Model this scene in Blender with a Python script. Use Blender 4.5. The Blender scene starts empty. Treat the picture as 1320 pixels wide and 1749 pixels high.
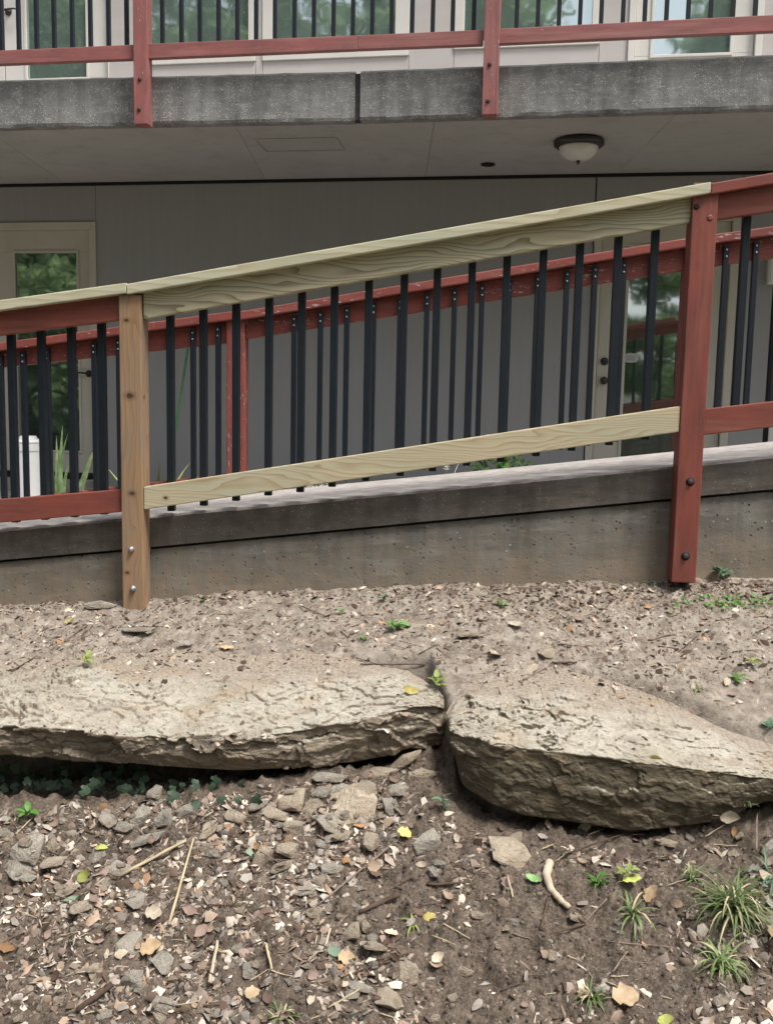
import bpy, bmesh, math, random
import numpy as np
from mathutils import Vector, Matrix
from mathutils.bvhtree import BVHTree

random.seed(7); RNG = np.random.default_rng(7)
SC = bpy.context.scene
COL = SC.collection
# ------------------------------------------------------------------ camera
F_PX, HOR, ROLL, EYE = 1600.0, 685.0, 0.020, 0.77
PITCH = math.atan((874.5 - HOR) / F_PX)
Fw = Vector((0, math.cos(PITCH), -math.sin(PITCH)))
R0 = Vector((1, 0, 0)); U0 = Vector((0, math.sin(PITCH), math.cos(PITCH)))
RT = R0 * math.cos(ROLL) + U0 * math.sin(ROLL)
UP = -R0 * math.sin(ROLL) + U0 * math.cos(ROLL)
CAM = Vector((0, 0, EYE))
cd = bpy.data.cameras.new('camera'); cam = bpy.data.objects.new('camera', cd); COL.objects.link(cam)
cam.matrix_world = Matrix(((RT.x, UP.x, -Fw.x, CAM.x), (RT.y, UP.y, -Fw.y, CAM.y), (RT.z, UP.z, -Fw.z, CAM.z), (0, 0, 0, 1)))
cd.sensor_fit = 'VERTICAL'; cd.sensor_height = 24.0; cd.lens = F_PX / 1749 * 24.0
cd.clip_start = 0.05; cd.clip_end = 600
SC.camera = cam
# ------------------------------------------------------------------ light
W = bpy.data.worlds.new('World'); SC.world = W; W.use_nodes = True
wn = W.node_tree; wn.nodes.clear()
sky = wn.nodes.new('ShaderNodeTexSky'); sky.sky_type = 'NISHITA'; sky.sun_disc = False
SUN_EL, SUN_AZ = math.radians(64), math.radians(132)   # azimuth measured from +Y, clockwise
sky.sun_elevation = SUN_EL; sky.sun_rotation = SUN_AZ
sky.air_density = 1.0; sky.dust_density = 4.0; sky.ozone_density = 1.0
hs = wn.nodes.new('ShaderNodeHueSaturation'); hs.inputs['Saturation'].default_value = 0.45
bg = wn.nodes.new('ShaderNodeBackground'); bg.inputs['Strength'].default_value = 0.125
wo = wn.nodes.new('ShaderNodeOutputWorld')
wn.links.new(sky.outputs[0], hs.inputs['Color']); wn.links.new(hs.outputs[0], bg.inputs[0]); wn.links.new(bg.outputs[0], wo.inputs[0])
sl = bpy.data.lights.new('sun', 'SUN'); sl.energy = 2.4; sl.angle = math.radians(16); sl.color = (1.0, 0.965, 0.91)
so = bpy.data.objects.new('sun', sl); COL.objects.link(so)
sd = Vector((math.sin(SUN_AZ) * math.cos(SUN_EL), math.cos(SUN_AZ) * math.cos(SUN_EL), math.sin(SUN_EL)))
so.rotation_euler = sd.to_track_quat('Z', 'Y').to_euler(); so.location = (0, -5, 12)
SC.view_settings.view_transform = 'Standard'; SC.view_settings.look = 'None'
SC.view_settings.gamma = 1.0; SC.view_settings.use_curve_mapping = False
SC.view_settings.exposure = 0.95

# ------------------------------------------------------------------ geometry of the view, used to lay the place out
def ray(px, py):
    return (Fw * F_PX + RT * (px - 660.0) - UP * (py - 874.5)).normalized()
def at_y(px, py, Y):
    d = ray(px, py); return CAM + d * (Y / d.y)
def on_z(px, py, Z):
    d = ray(px, py); return CAM + d * ((Z - CAM.z) / d.z)
def on_plane(px, py, P, N):
    d = ray(px, py); return CAM + d * ((P - CAM).dot(N) / d.dot(N))
class VPlane:
    """a vertical plane: origin, direction u to the right, n away from the camera"""
    def __init__(s, P, phi):
        s.P = Vector((P.x, P.y, 0)); s.u = Vector((math.cos(phi), -math.sin(phi), 0)); s.n = Vector((math.sin(phi), math.cos(phi), 0))
    def px(s, px, py, off=0.0):
        return on_plane(px, py, s.P + s.n * off, s.n)
    def uv(s, p): q = p - s.P; return q.dot(s.u), p.z
    def at(s, u, z, off=0.0):
        q = s.P + s.u * u + s.n * off; return Vector((q.x, q.y, z))

# ------------------------------------------------------------------ noise
def _h(ix, iy, seed):
    n = (ix * 374761393 + iy * 668265263 + seed * 974634777) & 0xffffffff
    n = ((n ^ (n >> 13)) * 1274126177) & 0xffffffff
    return ((n ^ (n >> 16)) & 0xffff) / 65535.0
def vn(x, y, seed=0):
    x = np.asarray(x, float); y = np.asarray(y, float)
    ix = np.floor(x).astype(np.int64); iy = np.floor(y).astype(np.int64)
    fx = x - ix; fy = y - iy
    fx = fx * fx * fx * (fx * (fx * 6 - 15) + 10); fy = fy * fy * fy * (fy * (fy * 6 - 15) + 10)
    a = _h(ix, iy, seed); b = _h(ix + 1, iy, seed); c = _h(ix, iy + 1, seed); d = _h(ix + 1, iy + 1, seed)
    return (a + (b - a) * fx) * (1 - fy) + (c + (d - c) * fx) * fy
def fbm(x, y, seed=0, o=4, g=0.5):
    s = 0; a = 1; t = 0
    x = np.asarray(x, float); y = np.asarray(y, float)
    for i in range(o):
        cx, sx = math.cos(i * 0.9), math.sin(i * 0.9)
        s = s + a * vn((x * cx - y * sx) * 2 ** i + 17.3 * i, (x * sx + y * cx) * 2 ** i + 9.1 * i, seed + i); t += a; a *= g
    return s / t
def plates(x, y, seed, tilt=.6):
    """broken plates: every cell has its own height and tilt; returns height and closeness to a joint"""
    ix = np.floor(x).astype(np.int64); iy = np.floor(y).astype(np.int64)
    d1 = np.full(np.shape(x), 9.0); d2 = d1.copy(); hh = np.zeros(np.shape(x))
    for a in (-1, 0, 1):
        for b in (-1, 0, 1):
            cx = ix + a; cy = iy + b
            px_ = cx + _h(cx, cy, seed); py_ = cy + _h(cx, cy, seed + 1); d = np.hypot(x - px_, y - py_)
            h = _h(cx, cy, seed + 2) + tilt * ((x - px_) * (_h(cx, cy, seed + 3) - .5) + (y - py_) * (_h(cx, cy, seed + 4) - .5))
            new = d < d1; d2 = np.where(new, d1, np.minimum(d2, d)); hh = np.where(new, h, hh); d1 = np.where(new, d, d1)
    return hh, d2 - d1
def sstep(a, b, x):
    t = np.clip((x - a) / (b - a), 0, 1); return t * t * (3 - 2 * t)

# ------------------------------------------------------------------ materials
class NT:
    def __init__(s, name):
        s.m = bpy.data.materials.new(name); s.m.use_nodes = True; s.t = s.m.node_tree; s.t.nodes.clear()
        s.out = s.t.nodes.new('ShaderNodeOutputMaterial')
    def n(s, typ, ins=None, **kw):
        nd = s.t.nodes.new('ShaderNode' + typ)
        for k, v in kw.items(): setattr(nd, k, v)
        for k, v in (ins or {}).items():
            sk = nd.inputs[k]
            if isinstance(v, bpy.types.NodeSocket): s.t.links.new(v, sk)
            elif isinstance(v, bpy.types.Node): s.t.links.new(v.outputs[0], sk)
            else: sk.default_value = v
        return nd
    def math(s, op, a, b=0.0, clamp=False):
        return s.n('Math', {0: a, 1: b}, operation=op, use_clamp=clamp).outputs[0]
    def mix(s, f, a, b, bt='MIX'):
        nd = s.n('Mix', {0: f, 6: a, 7: b}, data_type='RGBA', blend_type=bt, clamp_factor=True); return nd.outputs[2]
    def rng(s, v, a, b, c=0.0, d=1.0):
        return s.n('MapRange', {0: v, 1: a, 2: b, 3: c, 4: d}).outputs[0]
    def co(s, kind='Object', scale=(1, 1, 1), loc=(0, 0, 0), rot=(0, 0, 0), perobj=0.0):
        c = s.n('TexCoord').outputs[kind]
        if getattr(s, 'vert', False):
            q = s.n('SeparateXYZ', {0: c}).outputs; c = s.n('CombineXYZ', {0: q[2], 1: q[1], 2: q[0]}).outputs[0]
        if perobj:
            r = s.n('ObjectInfo').outputs['Random']
            c = s.n('VectorMath', {0: c, 1: s.n('CombineXYZ', {0: s.math('MULTIPLY', r, perobj), 1: s.math('MULTIPLY', r, perobj * .37), 2: s.math('MULTIPLY', r, perobj * .61)})}, operation='ADD').outputs[0]
        return s.n('Mapping', {0: c, 'Scale': scale, 'Location': loc, 'Rotation': rot}).outputs[0]
    def noise(s, vec, scale, detail=4.0, rough=0.55, dist=0.0):
        return s.n('TexNoise', {'Vector': vec, 'Scale': scale, 'Detail': detail, 'Roughness': rough, 'Distortion': dist}).outputs[0]
    def bump(s, h, strength=0.3, dist=0.01, normal=None):
        i = {'Height': h, 'Strength': strength, 'Distance': dist}
        if normal is not None: i['Normal'] = normal
        return s.n('Bump', i).outputs[0]
    def done(s, color, rough=0.7, bump=None, spec=0.3, **ex):
        i = {'Base Color': color, 'Roughness': rough, 'Specular IOR Level': spec}
        if bump is not None: i['Normal'] = bump
        i.update(ex)
        b = s.n('BsdfPrincipled', i); s.t.links.new(b.outputs[0], s.out.inputs[0]); return s.m
def C(r, g, b): return (r, g, b, 1.0)

def mat_pine(name, light, dark, green, knots=(), tilt=(0.03, 0.05), ringscale=26, gray=0.0, seedoff=0.0, vert=False, ringc=.75):
    t = NT(name); t.vert = vert
    c = t.co(scale=(0.16, 1, 1), loc=(seedoff, 0.012, 0.02), rot=(0, tilt[1], tilt[0]), perobj=1.7)
    nz = t.n('TexNoise', {'Vector': t.co(scale=(1.1, 5, 5), perobj=2.3), 'Scale': 1.6, 'Detail': 2.0}).outputs['Color']
    off = t.n('VectorMath', {0: nz, 1: (0.5, 0.5, 0.5)}, operation='SUBTRACT').outputs[0]
    off = t.n('VectorMath', {0: off, 1: (0, 0.15, 0.22)}, operation='MULTIPLY').outputs[0]
    v = t.n('VectorMath', {0: c, 1: off}, operation='ADD').outputs[0]
    w = t.n('TexWave', {'Vector': v, 'Scale': ringscale, 'Distortion': 0.6, 'Detail': 1.0, 'Detail Scale': 2.0}, wave_type='RINGS', rings_direction='X', wave_profile='SAW').outputs[0]
    ring = t.math('POWER', w, 2.6)
    fib = t.noise(t.co(scale=(6, 160, 160), perobj=1.0), 1.0, 3)
    var = t.noise(t.co(scale=(1.5, 9, 9), perobj=3.1), 1.4, 3)
    col = t.mix(t.rng(var, .35, .7), C(*light), C(*green))
    col = t.mix(t.math('MULTIPLY', ring, ringc), col, C(*dark))
    col = t.mix(t.rng(fib, .35, .75, 0.0, 0.35), col, C(*(x * 0.62 for x in light)))
    if gray: col = t.mix(t.rng(t.noise(t.co(scale=(3, 12, 12)), 1.5, 4), .4, .7, 0, gray), col, C(.20, .17, .14))
    oc = t.n('TexCoord').outputs['Object']
    for (kx, ky, kz, kr) in knots:
        d = t.n('VectorMath', {0: oc, 1: (kx, ky, kz)}, operation='SUBTRACT').outputs[0]
        d = t.n('VectorMath', {0: d, 1: (0.7, 1, 1)}, operation='MULTIPLY').outputs[0]
        ln = t.n('VectorMath', {0: d}, operation='LENGTH').outputs['Value']
        ln = t.math('ADD', ln, t.math('MULTIPLY', t.math('SUBTRACT', fib, .5), kr * 1.2))
        col = t.mix(t.rng(ln, kr * .55, kr * 2.2, .5, 0), col, C(*(x * 0.5 for x in dark)))
        col = t.mix(t.rng(ln, kr * .5, kr, .92, 0), col, C(.055, .03, .016))
    b = t.bump(t.math('ADD', t.math('MULTIPLY', ring, -0.4), t.math('MULTIPLY', fib, .6)), 0.35, 0.002)
    return t.done(col, t.rng(fib, 0, 1, .6, .85), b, 0.25)

def mat_paint(name, base, chip_amt=0.62, chips=C(.42, .33, .28), glo=0.5, vert=False):
    t = NT(name); t.vert = vert
    n1 = t.noise(t.co(scale=(2.2, 9, 9), perobj=5), 2.0, 5, .6)
    n2 = t.noise(t.co(scale=(9, 40, 40), perobj=3), 3.0, 5, .65)
    n3 = t.noise(t.co(scale=(5, 120, 120), perobj=3), 1.0, 3)
    col = t.mix(t.rng(n1, .3, .7), C(*base), C(base[0] * .58, base[1] * .68, base[2] * .72))
    col = t.mix(t.rng(t.noise(t.co(scale=(.8, 14, 14), perobj=4), 1.5, 5, .7), .5, .72, 0, .5), col, C(base[0] * 1.15, base[1] * 2.0, base[2] * 2.0))
    col = t.mix(t.rng(n3, .45, .8, 0, .22), col, C(base[0] * 1.25, base[1] * 1.7, base[2] * 1.7))
    col = t.mix(t.rng(t.noise(t.co(scale=(1, 4, 4), perobj=9), 7.0, 6, .7), .58, .72, 0, .45), col, C(base[0] * .45, base[1] * .5, base[2] * .5))
    mask = t.math('MULTIPLY', t.rng(n2, chip_amt, chip_amt + .025), t.rng(n1, .42, .55))
    col = t.mix(mask, col, chips)
    b = t.bump(t.math('ADD', t.math('MULTIPLY', n3, .5), t.math('MULTIPLY', mask, -1.0)), 0.35, 0.0018)
    return t.done(col, t.rng(n1, 0, 1, glo - .1, glo + .2), b, 0.35)

def mat_concrete(name, base, dark, fleck, agg=90.0, fl=.2, pit=.5, stain=(.5, .75), zrange=None, rough=.9, topcol=None):
    t = NT(name)
    w = t.co('Object')
    big = t.noise(t.co(scale=(1, 1, .45)), 2.2, 6, .6)
    med = t.noise(w, 14, 6, .62)
    drip = t.noise(t.co(scale=(7, 7, .5)), 1.6, 5, .6)
    fine = t.noise(w, 160, 3, .6)
    vor = t.n('TexVoronoi', {'Vector': w, 'Scale': agg, 'Randomness': 1.0})
    cell = t.n('SeparateColor', {0: vor.outputs['Color']}).outputs[0]
    col = t.mix(t.rng(big, stain[0] - .15, stain[1]), C(*base), C(*dark))
    col = t.mix(t.rng(med, .35, .7, 0, .5), col, C(*(x * 1.35 for x in base)))
    col = t.mix(t.rng(drip, .45, .75, 0, .55), col, C(*(x * .6 for x in dark)))
    fm = t.math('MULTIPLY', t.rng(cell, 1 - fl, 1 - fl + .02), t.rng(vor.outputs['Distance'], .28, .42, 1, 0))
    fm = t.math('MULTIPLY', fm, t.rng(med, .42, .56, .04, 1))
    col = t.mix(fm, col, C(*fleck))
    dm = t.math('MULTIPLY', t.rng(cell, .0, .14, 1, 0), t.rng(vor.outputs['Distance'], .3, .42, 1, 0))
    col = t.mix(t.math('MULTIPLY', dm, pit), col, C(*(x * .3 for x in dark)))
    hz = t.noise(t.co(scale=(1.2, 1.2, 7)), 6, 6, .7)
    col = t.mix(t.rng(hz, .54, .70, 0, .5), col, C(*(x * .5 for x in base)))
    col = t.mix(t.rng(hz, .46, .30, 0, .4), col, C(*(x * 1.5 for x in base)))
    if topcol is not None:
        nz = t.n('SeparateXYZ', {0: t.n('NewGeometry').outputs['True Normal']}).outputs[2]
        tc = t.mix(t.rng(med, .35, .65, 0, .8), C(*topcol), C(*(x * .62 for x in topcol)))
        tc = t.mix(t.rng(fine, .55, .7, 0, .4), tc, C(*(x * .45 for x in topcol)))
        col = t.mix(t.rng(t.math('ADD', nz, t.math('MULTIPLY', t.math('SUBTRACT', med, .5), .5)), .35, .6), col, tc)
    if zrange:
        # mineral and soil splash along the foot of the wall: wear in the material
        wp = t.n('SeparateXYZ', {0: t.n('TexCoord').outputs['UV']}).outputs[1]
        sm = t.math('ADD', wp, t.math('MULTIPLY', t.math('SUBTRACT', med, .5), .6))
        col = t.mix(t.rng(sm, -.02, .26, .9, 0), col, C(*zrange))
    h = t.math('ADD', t.math('MULTIPLY', fine, .35), t.math('MULTIPLY', med, .9))
    h = t.math('ADD', h, t.math('MULTIPLY', dm, -.7))
    h = t.math('ADD', h, t.math('MULTIPLY', fm, .35))
    return t.done(col, rough, t.bump(h, .6, .006), .2)

def mat_plain(name, base, rough=.6, var=.25, scale=6.0, bump=.15, stretch=(1, 1, 1), spec=.3, dirt=0.0, **ex):
    t = NT(name)
    n1 = t.noise(t.co(scale=stretch, perobj=2.0), scale, 5, .6)
    n2 = t.noise(t.co(scale=stretch), scale * 14, 3, .6)
    col = t.mix(t.rng(n1, .3, .7, 0, 1), C(*base), C(*(x * (1 - var) for x in base)))
    if dirt: col = t.mix(t.rng(t.noise(t.co(scale=(3, 3, .6)), 2.0, 6, .7), .5, .75, 0, dirt), col, C(.16, .13, .10))
    return t.done(col, rough, t.bump(t.math('ADD', n1, t.math('MULTIPLY', n2, .5)), bump, .003), spec, **ex)

def mat_rock(name, top, face, dark, lichen, q=1.0):
    t = NT(name)
    c = t.co(scale=(q, 1.2 * q, 1.6 * q), perobj=3.0); st = t.co(scale=(q, 1.2 * q, 2.6 * q), perobj=3.0)
    big = t.noise(c, 3.2, 6, .6); med = t.noise(st, 9, 9, .68, .5); fine = t.noise(c, 85, 5, .7)
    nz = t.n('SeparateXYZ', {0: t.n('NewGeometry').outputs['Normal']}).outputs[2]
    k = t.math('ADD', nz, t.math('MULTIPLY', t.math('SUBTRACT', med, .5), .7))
    col = t.mix(t.rng(k, .42, .78), C(*face), C(*top))       # dust and lichen settle on the upper side; darker face also paints in its shade
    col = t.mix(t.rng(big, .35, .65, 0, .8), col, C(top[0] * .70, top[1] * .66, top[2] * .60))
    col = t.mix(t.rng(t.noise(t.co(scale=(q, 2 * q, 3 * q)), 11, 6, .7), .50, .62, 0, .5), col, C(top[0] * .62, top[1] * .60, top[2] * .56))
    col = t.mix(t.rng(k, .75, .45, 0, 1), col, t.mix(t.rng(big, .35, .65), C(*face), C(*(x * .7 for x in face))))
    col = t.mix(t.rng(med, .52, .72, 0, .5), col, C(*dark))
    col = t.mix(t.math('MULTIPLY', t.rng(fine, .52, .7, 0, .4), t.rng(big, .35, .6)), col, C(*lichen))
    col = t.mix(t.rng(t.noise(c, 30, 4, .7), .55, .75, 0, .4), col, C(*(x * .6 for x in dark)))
    soil = t.n('Attribute', attribute_name='soil').outputs['Fac']
    sc_ = t.mix(t.rng(fine, .4, .65), C(.21, .17, .13), C(.35, .295, .235))
    col = t.mix(soil, col, sc_)
    h = t.math('ADD', t.math('MULTIPLY', med, 1.0), t.math('MULTIPLY', fine, .35))
    stp = t.math('MULTIPLY', t.math('FLOOR', t.math('MULTIPLY', t.noise(t.co(scale=(q * .8, 1.3 * q, 2.2 * q), perobj=3.0), 16, 6, .6, .4), 16.0)), .14)
    h = t.math('ADD', h, stp)
    gl = t.noise(t.co(scale=(q, q * 1.6, q * 2)), 5, 5, .65)
    col = t.mix(t.rng(gl, .55, .66, 0, .4), col, C(.30, .22, .14))
    return t.done(col, .92, t.bump(h, 1.0, .012 if q == 1 else .05), .15)

M = {}
M['pine_rail'] = mat_pine('new_pine_face', (.46, .395, .265), (.135, .10, .055), (.38, .38, .26), tilt=(0.035, 0.055), ringscale=17, gray=.15, ringc=.9)
M['pine_low'] = mat_pine('new_pine_lower', (.50, .43, .29), (.30, .21, .105), (.42, .40, .29), tilt=(0.03, 0.02), ringscale=18, ringc=.8,
                         knots=((.09, 0, .05, .007), (2.0, 0, .04, .005), (1.2, 0, .07, .005)), seedoff=2)
M['pine_cap'] = mat_pine('new_pine_cap', (.55, .50, .36), (.34, .29, .17), (.43, .46, .35), tilt=(0.02, 0.01), ringscale=8,
                         knots=((.75, 0, -.05, .007), (1.8, 0, .2, .007)))
M['post_wood'] = mat_pine('brown_post_wood', (.31, .19, .105), (.17, .10, .05), (.31, .21, .13), tilt=(0.012, 0.02), ringscale=13, gray=.5, vert=True, ringc=.6,
                          knots=((.040, 0, .905, .012), (.089, .03, .90, .008), (.045, 0, .515, .010), (.089, .03, .46, .007), (.03, 0, 1.20, .008), (.02, 0, .19, .007)))
M['red'] = mat_paint('barn_red_paint', (.20, .055, .045), .66)
M['red_post'] = mat_paint('red_rail_paint', (.225, .058, .042), .70, C(.3, .2, .17))
M['red_postv'] = mat_paint('red_post_paint', (.225, .058, .042), .69, C(.3, .2, .17), vert=True)
M['red_upv'] = mat_paint('balcony_post_hazed_paint', (.33, .11, .10), .66, C(.6, .52, .5), vert=True)  # post red lightened to hold haze in the colour
M['red_farv'] = mat_paint('worn_red_post_paint', (.26, .064, .050), .62, C(.55, .42, .40), vert=True)
M['red_far'] = mat_paint('worn_red_paint', (.26, .064, .050), .615, C(.55, .42, .40))
M['red_up'] = mat_paint('balcony_red_hazed_paint', (.33, .11, .10), .68, C(.55, .48, .46))  # same red made paler: haze painted into the rails
M['metal'] = mat_plain('black_baluster', (.008, .012, .018), .5, .3, 20, .08, spec=.35)
M['bronze'] = mat_plain('dark_bronze', (.02, .018, .017), .4, .2, 20, .05, spec=.5)
M['galv'] = mat_plain('galvanised_bolt', (.45, .47, .48), .4, .25, 60, .2, Metallic=.8)
M['rust'] = mat_plain('dark_bolt', (.07, .05, .045), .7, .5, 60, .3)
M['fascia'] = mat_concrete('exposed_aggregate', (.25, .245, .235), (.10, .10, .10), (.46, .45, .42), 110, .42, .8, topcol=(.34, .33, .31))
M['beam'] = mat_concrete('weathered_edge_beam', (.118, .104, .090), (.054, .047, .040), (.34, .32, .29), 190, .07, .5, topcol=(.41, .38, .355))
M['wall'] = mat_concrete('retaining_wall_concrete', (.180, .170, .150), (.055, .051, .045), (.30, .27, .23), 75, .05, .95, zrange=(.24, .19, .14))
M['deck'] = mat_concrete('pale_walkway', (.62, .57, .53), (.48, .43, .40), (.7, .66, .62), 80, .1, .5)
M['patch'] = mat_plain('dark_joint_filler', (.06, .052, .062), .9, .5, 30, .5)
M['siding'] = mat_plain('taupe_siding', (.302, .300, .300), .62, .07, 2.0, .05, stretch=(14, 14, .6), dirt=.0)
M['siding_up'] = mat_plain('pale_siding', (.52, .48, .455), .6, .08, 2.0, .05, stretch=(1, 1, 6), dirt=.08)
M['soffit'] = mat_plain('painted_soffit', (.40, .39, .375), .7, .16, 1.3, .06, dirt=.3)
M['trim'] = mat_plain('cream_trim', (.50, .47, .40), .5, .08, 4, .05, dirt=.1)
M['trim_up'] = mat_plain('off_white_trim', (.68, .65, .60), .5, .08, 4, .05)
M['gapblack'] = mat_plain('black_seal', (.012, .012, .015), .8, .2, 8, .05)
M['white'] = mat_plain('white_plastic', (.80, .80, .79), .4, .05, 5, .03, spec=.5)
M['bowl'] = mat_plain('frosted_glass', (.62, .60, .56), .25, .08, 9, .03, spec=.5)
M['paver'] = mat_plain('patio_concrete', (.33, .31, .28), .9, .3, 3, .3)
M['stake'] = mat_plain('green_stake', (.05, .17, .055), .5, .2, 30, .1)
M['bark'] = mat_plain('tree_bark', (.10, .075, .055), .9, .5, 6, .8, stretch=(3, 3, .5))
M['stick'] = mat_plain('dry_straw', (.47, .385, .25), .8, .35, 20, .3)
M['twig'] = mat_plain('grey_twig', (.24, .18, .145), .9, .5, 30, .5)
M['bark_twig'] = mat_plain('dark_bark_twig', (.095, .062, .045), .9, .5, 30, .6)
M['driftwood'] = mat_plain('peeled_branch', (.50, .41, .30), .7, .35, 14, .3, stretch=(1, 1, 1))
M['sticker'] = mat_plain('pale_decal', (.5, .52, .5), .5, .1, 9, .0)

def mat_glass(name, dark, refl, wav):
    t = NT(name)
    c = t.co()
    h = t.noise(c, 2.6, 2, .5)
    b = t.bump(h, 1.0, wav)
    g = t.n('BsdfGlossy', {'Color': C(.86, .93, .90), 'Roughness': .03, 'Normal': b})
    d = t.n('BsdfDiffuse', {'Color': C(*dark)})  # diffuse tint lays painted haze over the reflections
    fr = t.n('LayerWeight', {0: .35}).outputs['Fresnel']
    mx = t.n('MixShader', {0: t.math('ADD', t.math('MULTIPLY', fr, .5), refl, True), 1: d, 2: g})
    t.t.links.new(mx.outputs[0], t.out.inputs[0]); return t.m
M['glass'] = mat_glass('door_glass', (.07, .095, .08), .62, .0010)
M['glass_up'] = mat_glass('window_glass', (.20, .27, .245), .55, .0015)  # lighter green diffuse: reflection haze put into the colour

def mat_leaf(name, base, trans=.35, rough=.5, tip=None, var=.3, fs=35):
    t = NT(name)
    n = t.noise(t.co(perobj=4), fs, 3)
    r = t.n('ObjectInfo').outputs['Random']
    col = t.mix(t.rng(n, .35, .7), C(*base), C(*(x * (1 - var) for x in base)))
    if tip: col = t.mix(t.rng(t.noise(t.co(perobj=2), fs * .5, 3), .45, .65), col, C(*tip))
    col = t.n('HueSaturation', {'Color': col, 'Value': t.rng(r, 0, 1, .75, 1.2), 'Saturation': 1.0}).outputs[0]
    p = t.n('BsdfPrincipled', {'Base Color': col, 'Roughness': rough, 'Specular IOR Level': .35, 'Normal': t.bump(n, .3, .001)})
    tr = t.n('BsdfTranslucent', {'Color': col})
    mx = t.n('MixShader', {0: trans, 1: p, 2: tr}); t.t.links.new(mx.outputs[0], t.out.inputs[0]); return t.m
M['leaf_tree'] = mat_leaf('tree_foliage', (.15, .23, .10), .6, .5, (.25, .33, .16))
M['grass'] = mat_leaf('grass_blade', (.19, .28, .10), .35, .5, (.28, .34, .16))
M['ivy'] = mat_leaf('ivy_leaf', (.05, .085, .05), .15, .6, (.032, .055, .033))
M['lime'] = mat_leaf('lime_leaf', (.30, .38, .10), .3, .5)
M['green'] = mat_leaf('fresh_green_leaf', (.13, .28, .06), .3, .5)
M['bluegreen'] = mat_leaf('blue_green_leaf', (.13, .24, .14), .25, .5)
M['iris'] = mat_leaf('iris_leaf', (.26, .40, .17), .3, .5, (.40, .52, .30))
M['flower'] = mat_leaf('white_petal', (.75, .72, .66), .3, .6)
DRY = {'tan': (.42, .31, .215), 'pinkish brown': (.29, .205, .165), 'pale beige': (.58, .49, .37), 'orange brown': (.38, .22, .11),
       'dark brown': (.12, .075, .055), 'greyish': (.33, .29, .25)}
for k, v in DRY.items(): M['dry_' + k] = mat_leaf('dry_leaf_' + k.replace(' ', '_'), v, .12, .75, tuple(x * .72 for x in v), fs=5)
M['dry_yellow'] = mat_leaf('yellow_leaf', (.62, .52, .17), .2, .55, fs=5)
M['dry_limeyellow'] = mat_leaf('lime_yellow_leaf', (.52, .56, .16), .2, .55, fs=5)
M['dry_orange'] = mat_leaf('orange_leaf', (.52, .37, .22), .2, .6, (.58, .45, .28), fs=4)
M['dry_green'] = mat_leaf('green_fallen_leaf', (.16, .30, .09), .2, .5, (.3, .5, .2))
M['dry_mint'] = mat_leaf('mint_fallen_leaf', (.27, .38, .27), .2, .5)

def mat_attr(name, rough=.9, bump=.4, sc=60):
    t = NT(name)
    a = t.n('Attribute', attribute_name='Col').outputs['Color']
    n = t.noise(t.co('Object'), sc, 4)
    col = t.mix(t.rng(n, .35, .7, 0, .45), a, C(.5, .5, .5), 'MULTIPLY')
    return t.done(col, rough, t.bump(n, bump, .003), .2)
M['bits'] = mat_attr('litter_bits')
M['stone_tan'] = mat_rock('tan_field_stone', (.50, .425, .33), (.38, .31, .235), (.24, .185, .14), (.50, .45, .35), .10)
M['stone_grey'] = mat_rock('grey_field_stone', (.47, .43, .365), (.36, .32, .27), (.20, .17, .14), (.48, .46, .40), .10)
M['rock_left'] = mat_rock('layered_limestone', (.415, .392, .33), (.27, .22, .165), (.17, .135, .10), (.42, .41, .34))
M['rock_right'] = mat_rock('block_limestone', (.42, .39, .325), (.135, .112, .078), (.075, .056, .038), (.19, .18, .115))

def mat_soil():
    t = NT('soil')
    c = t.co('Object')
    a = t.n('Attribute', attribute_name='dry').outputs['Fac']
    big = t.noise(c, 2.3, 5, .6); med = t.noise(c, 18, 8, .7); fine = t.noise(c, 120, 5, .7)
    lower = t.mix(t.rng(med, .35, .65), C(.040, .031, .024), C(.130, .102, .080))
    upper = t.mix(t.rng(med, .35, .68), C(.145, .122, .098), C(.335, .295, .247))
    upper = t.mix(t.rng(t.noise(t.co('Object', scale=(1, 2, 1)), 5.5, 6, .68), .50, .68, 0, .75), upper, C(.125, .098, .076))
    f = t.math('ADD', a, t.math('MULTIPLY', t.math('SUBTRACT', big, .5), .8))
    col = t.mix(t.rng(f, .3, .7), lower, upper)
    col = t.mix(t.rng(fine, .45, .75, 0, .45), col, C(.33, .27, .21))
    col = t.mix(t.rng(t.noise(c, 45, 4, .7), .56, .70, 0, .65), col, C(.035, .025, .018))
    pos = t.n('SeparateXYZ', {0: c}).outputs[1]
    gr = t.mix(t.rng(t.noise(c, 6, 6), .35, .65), C(.06, .10, .03), C(.12, .16, .05))
    col = t.mix(t.rng(pos, -2.2, -3.5, 0, 1), col, gr)
    h = t.math('ADD', t.math('MULTIPLY', med, 1.0), t.math('MULTIPLY', fine, .45))
    return t.done(col, .95, t.bump(h, .8, .012), .12)
M['soil'] = mat_soil()

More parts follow.
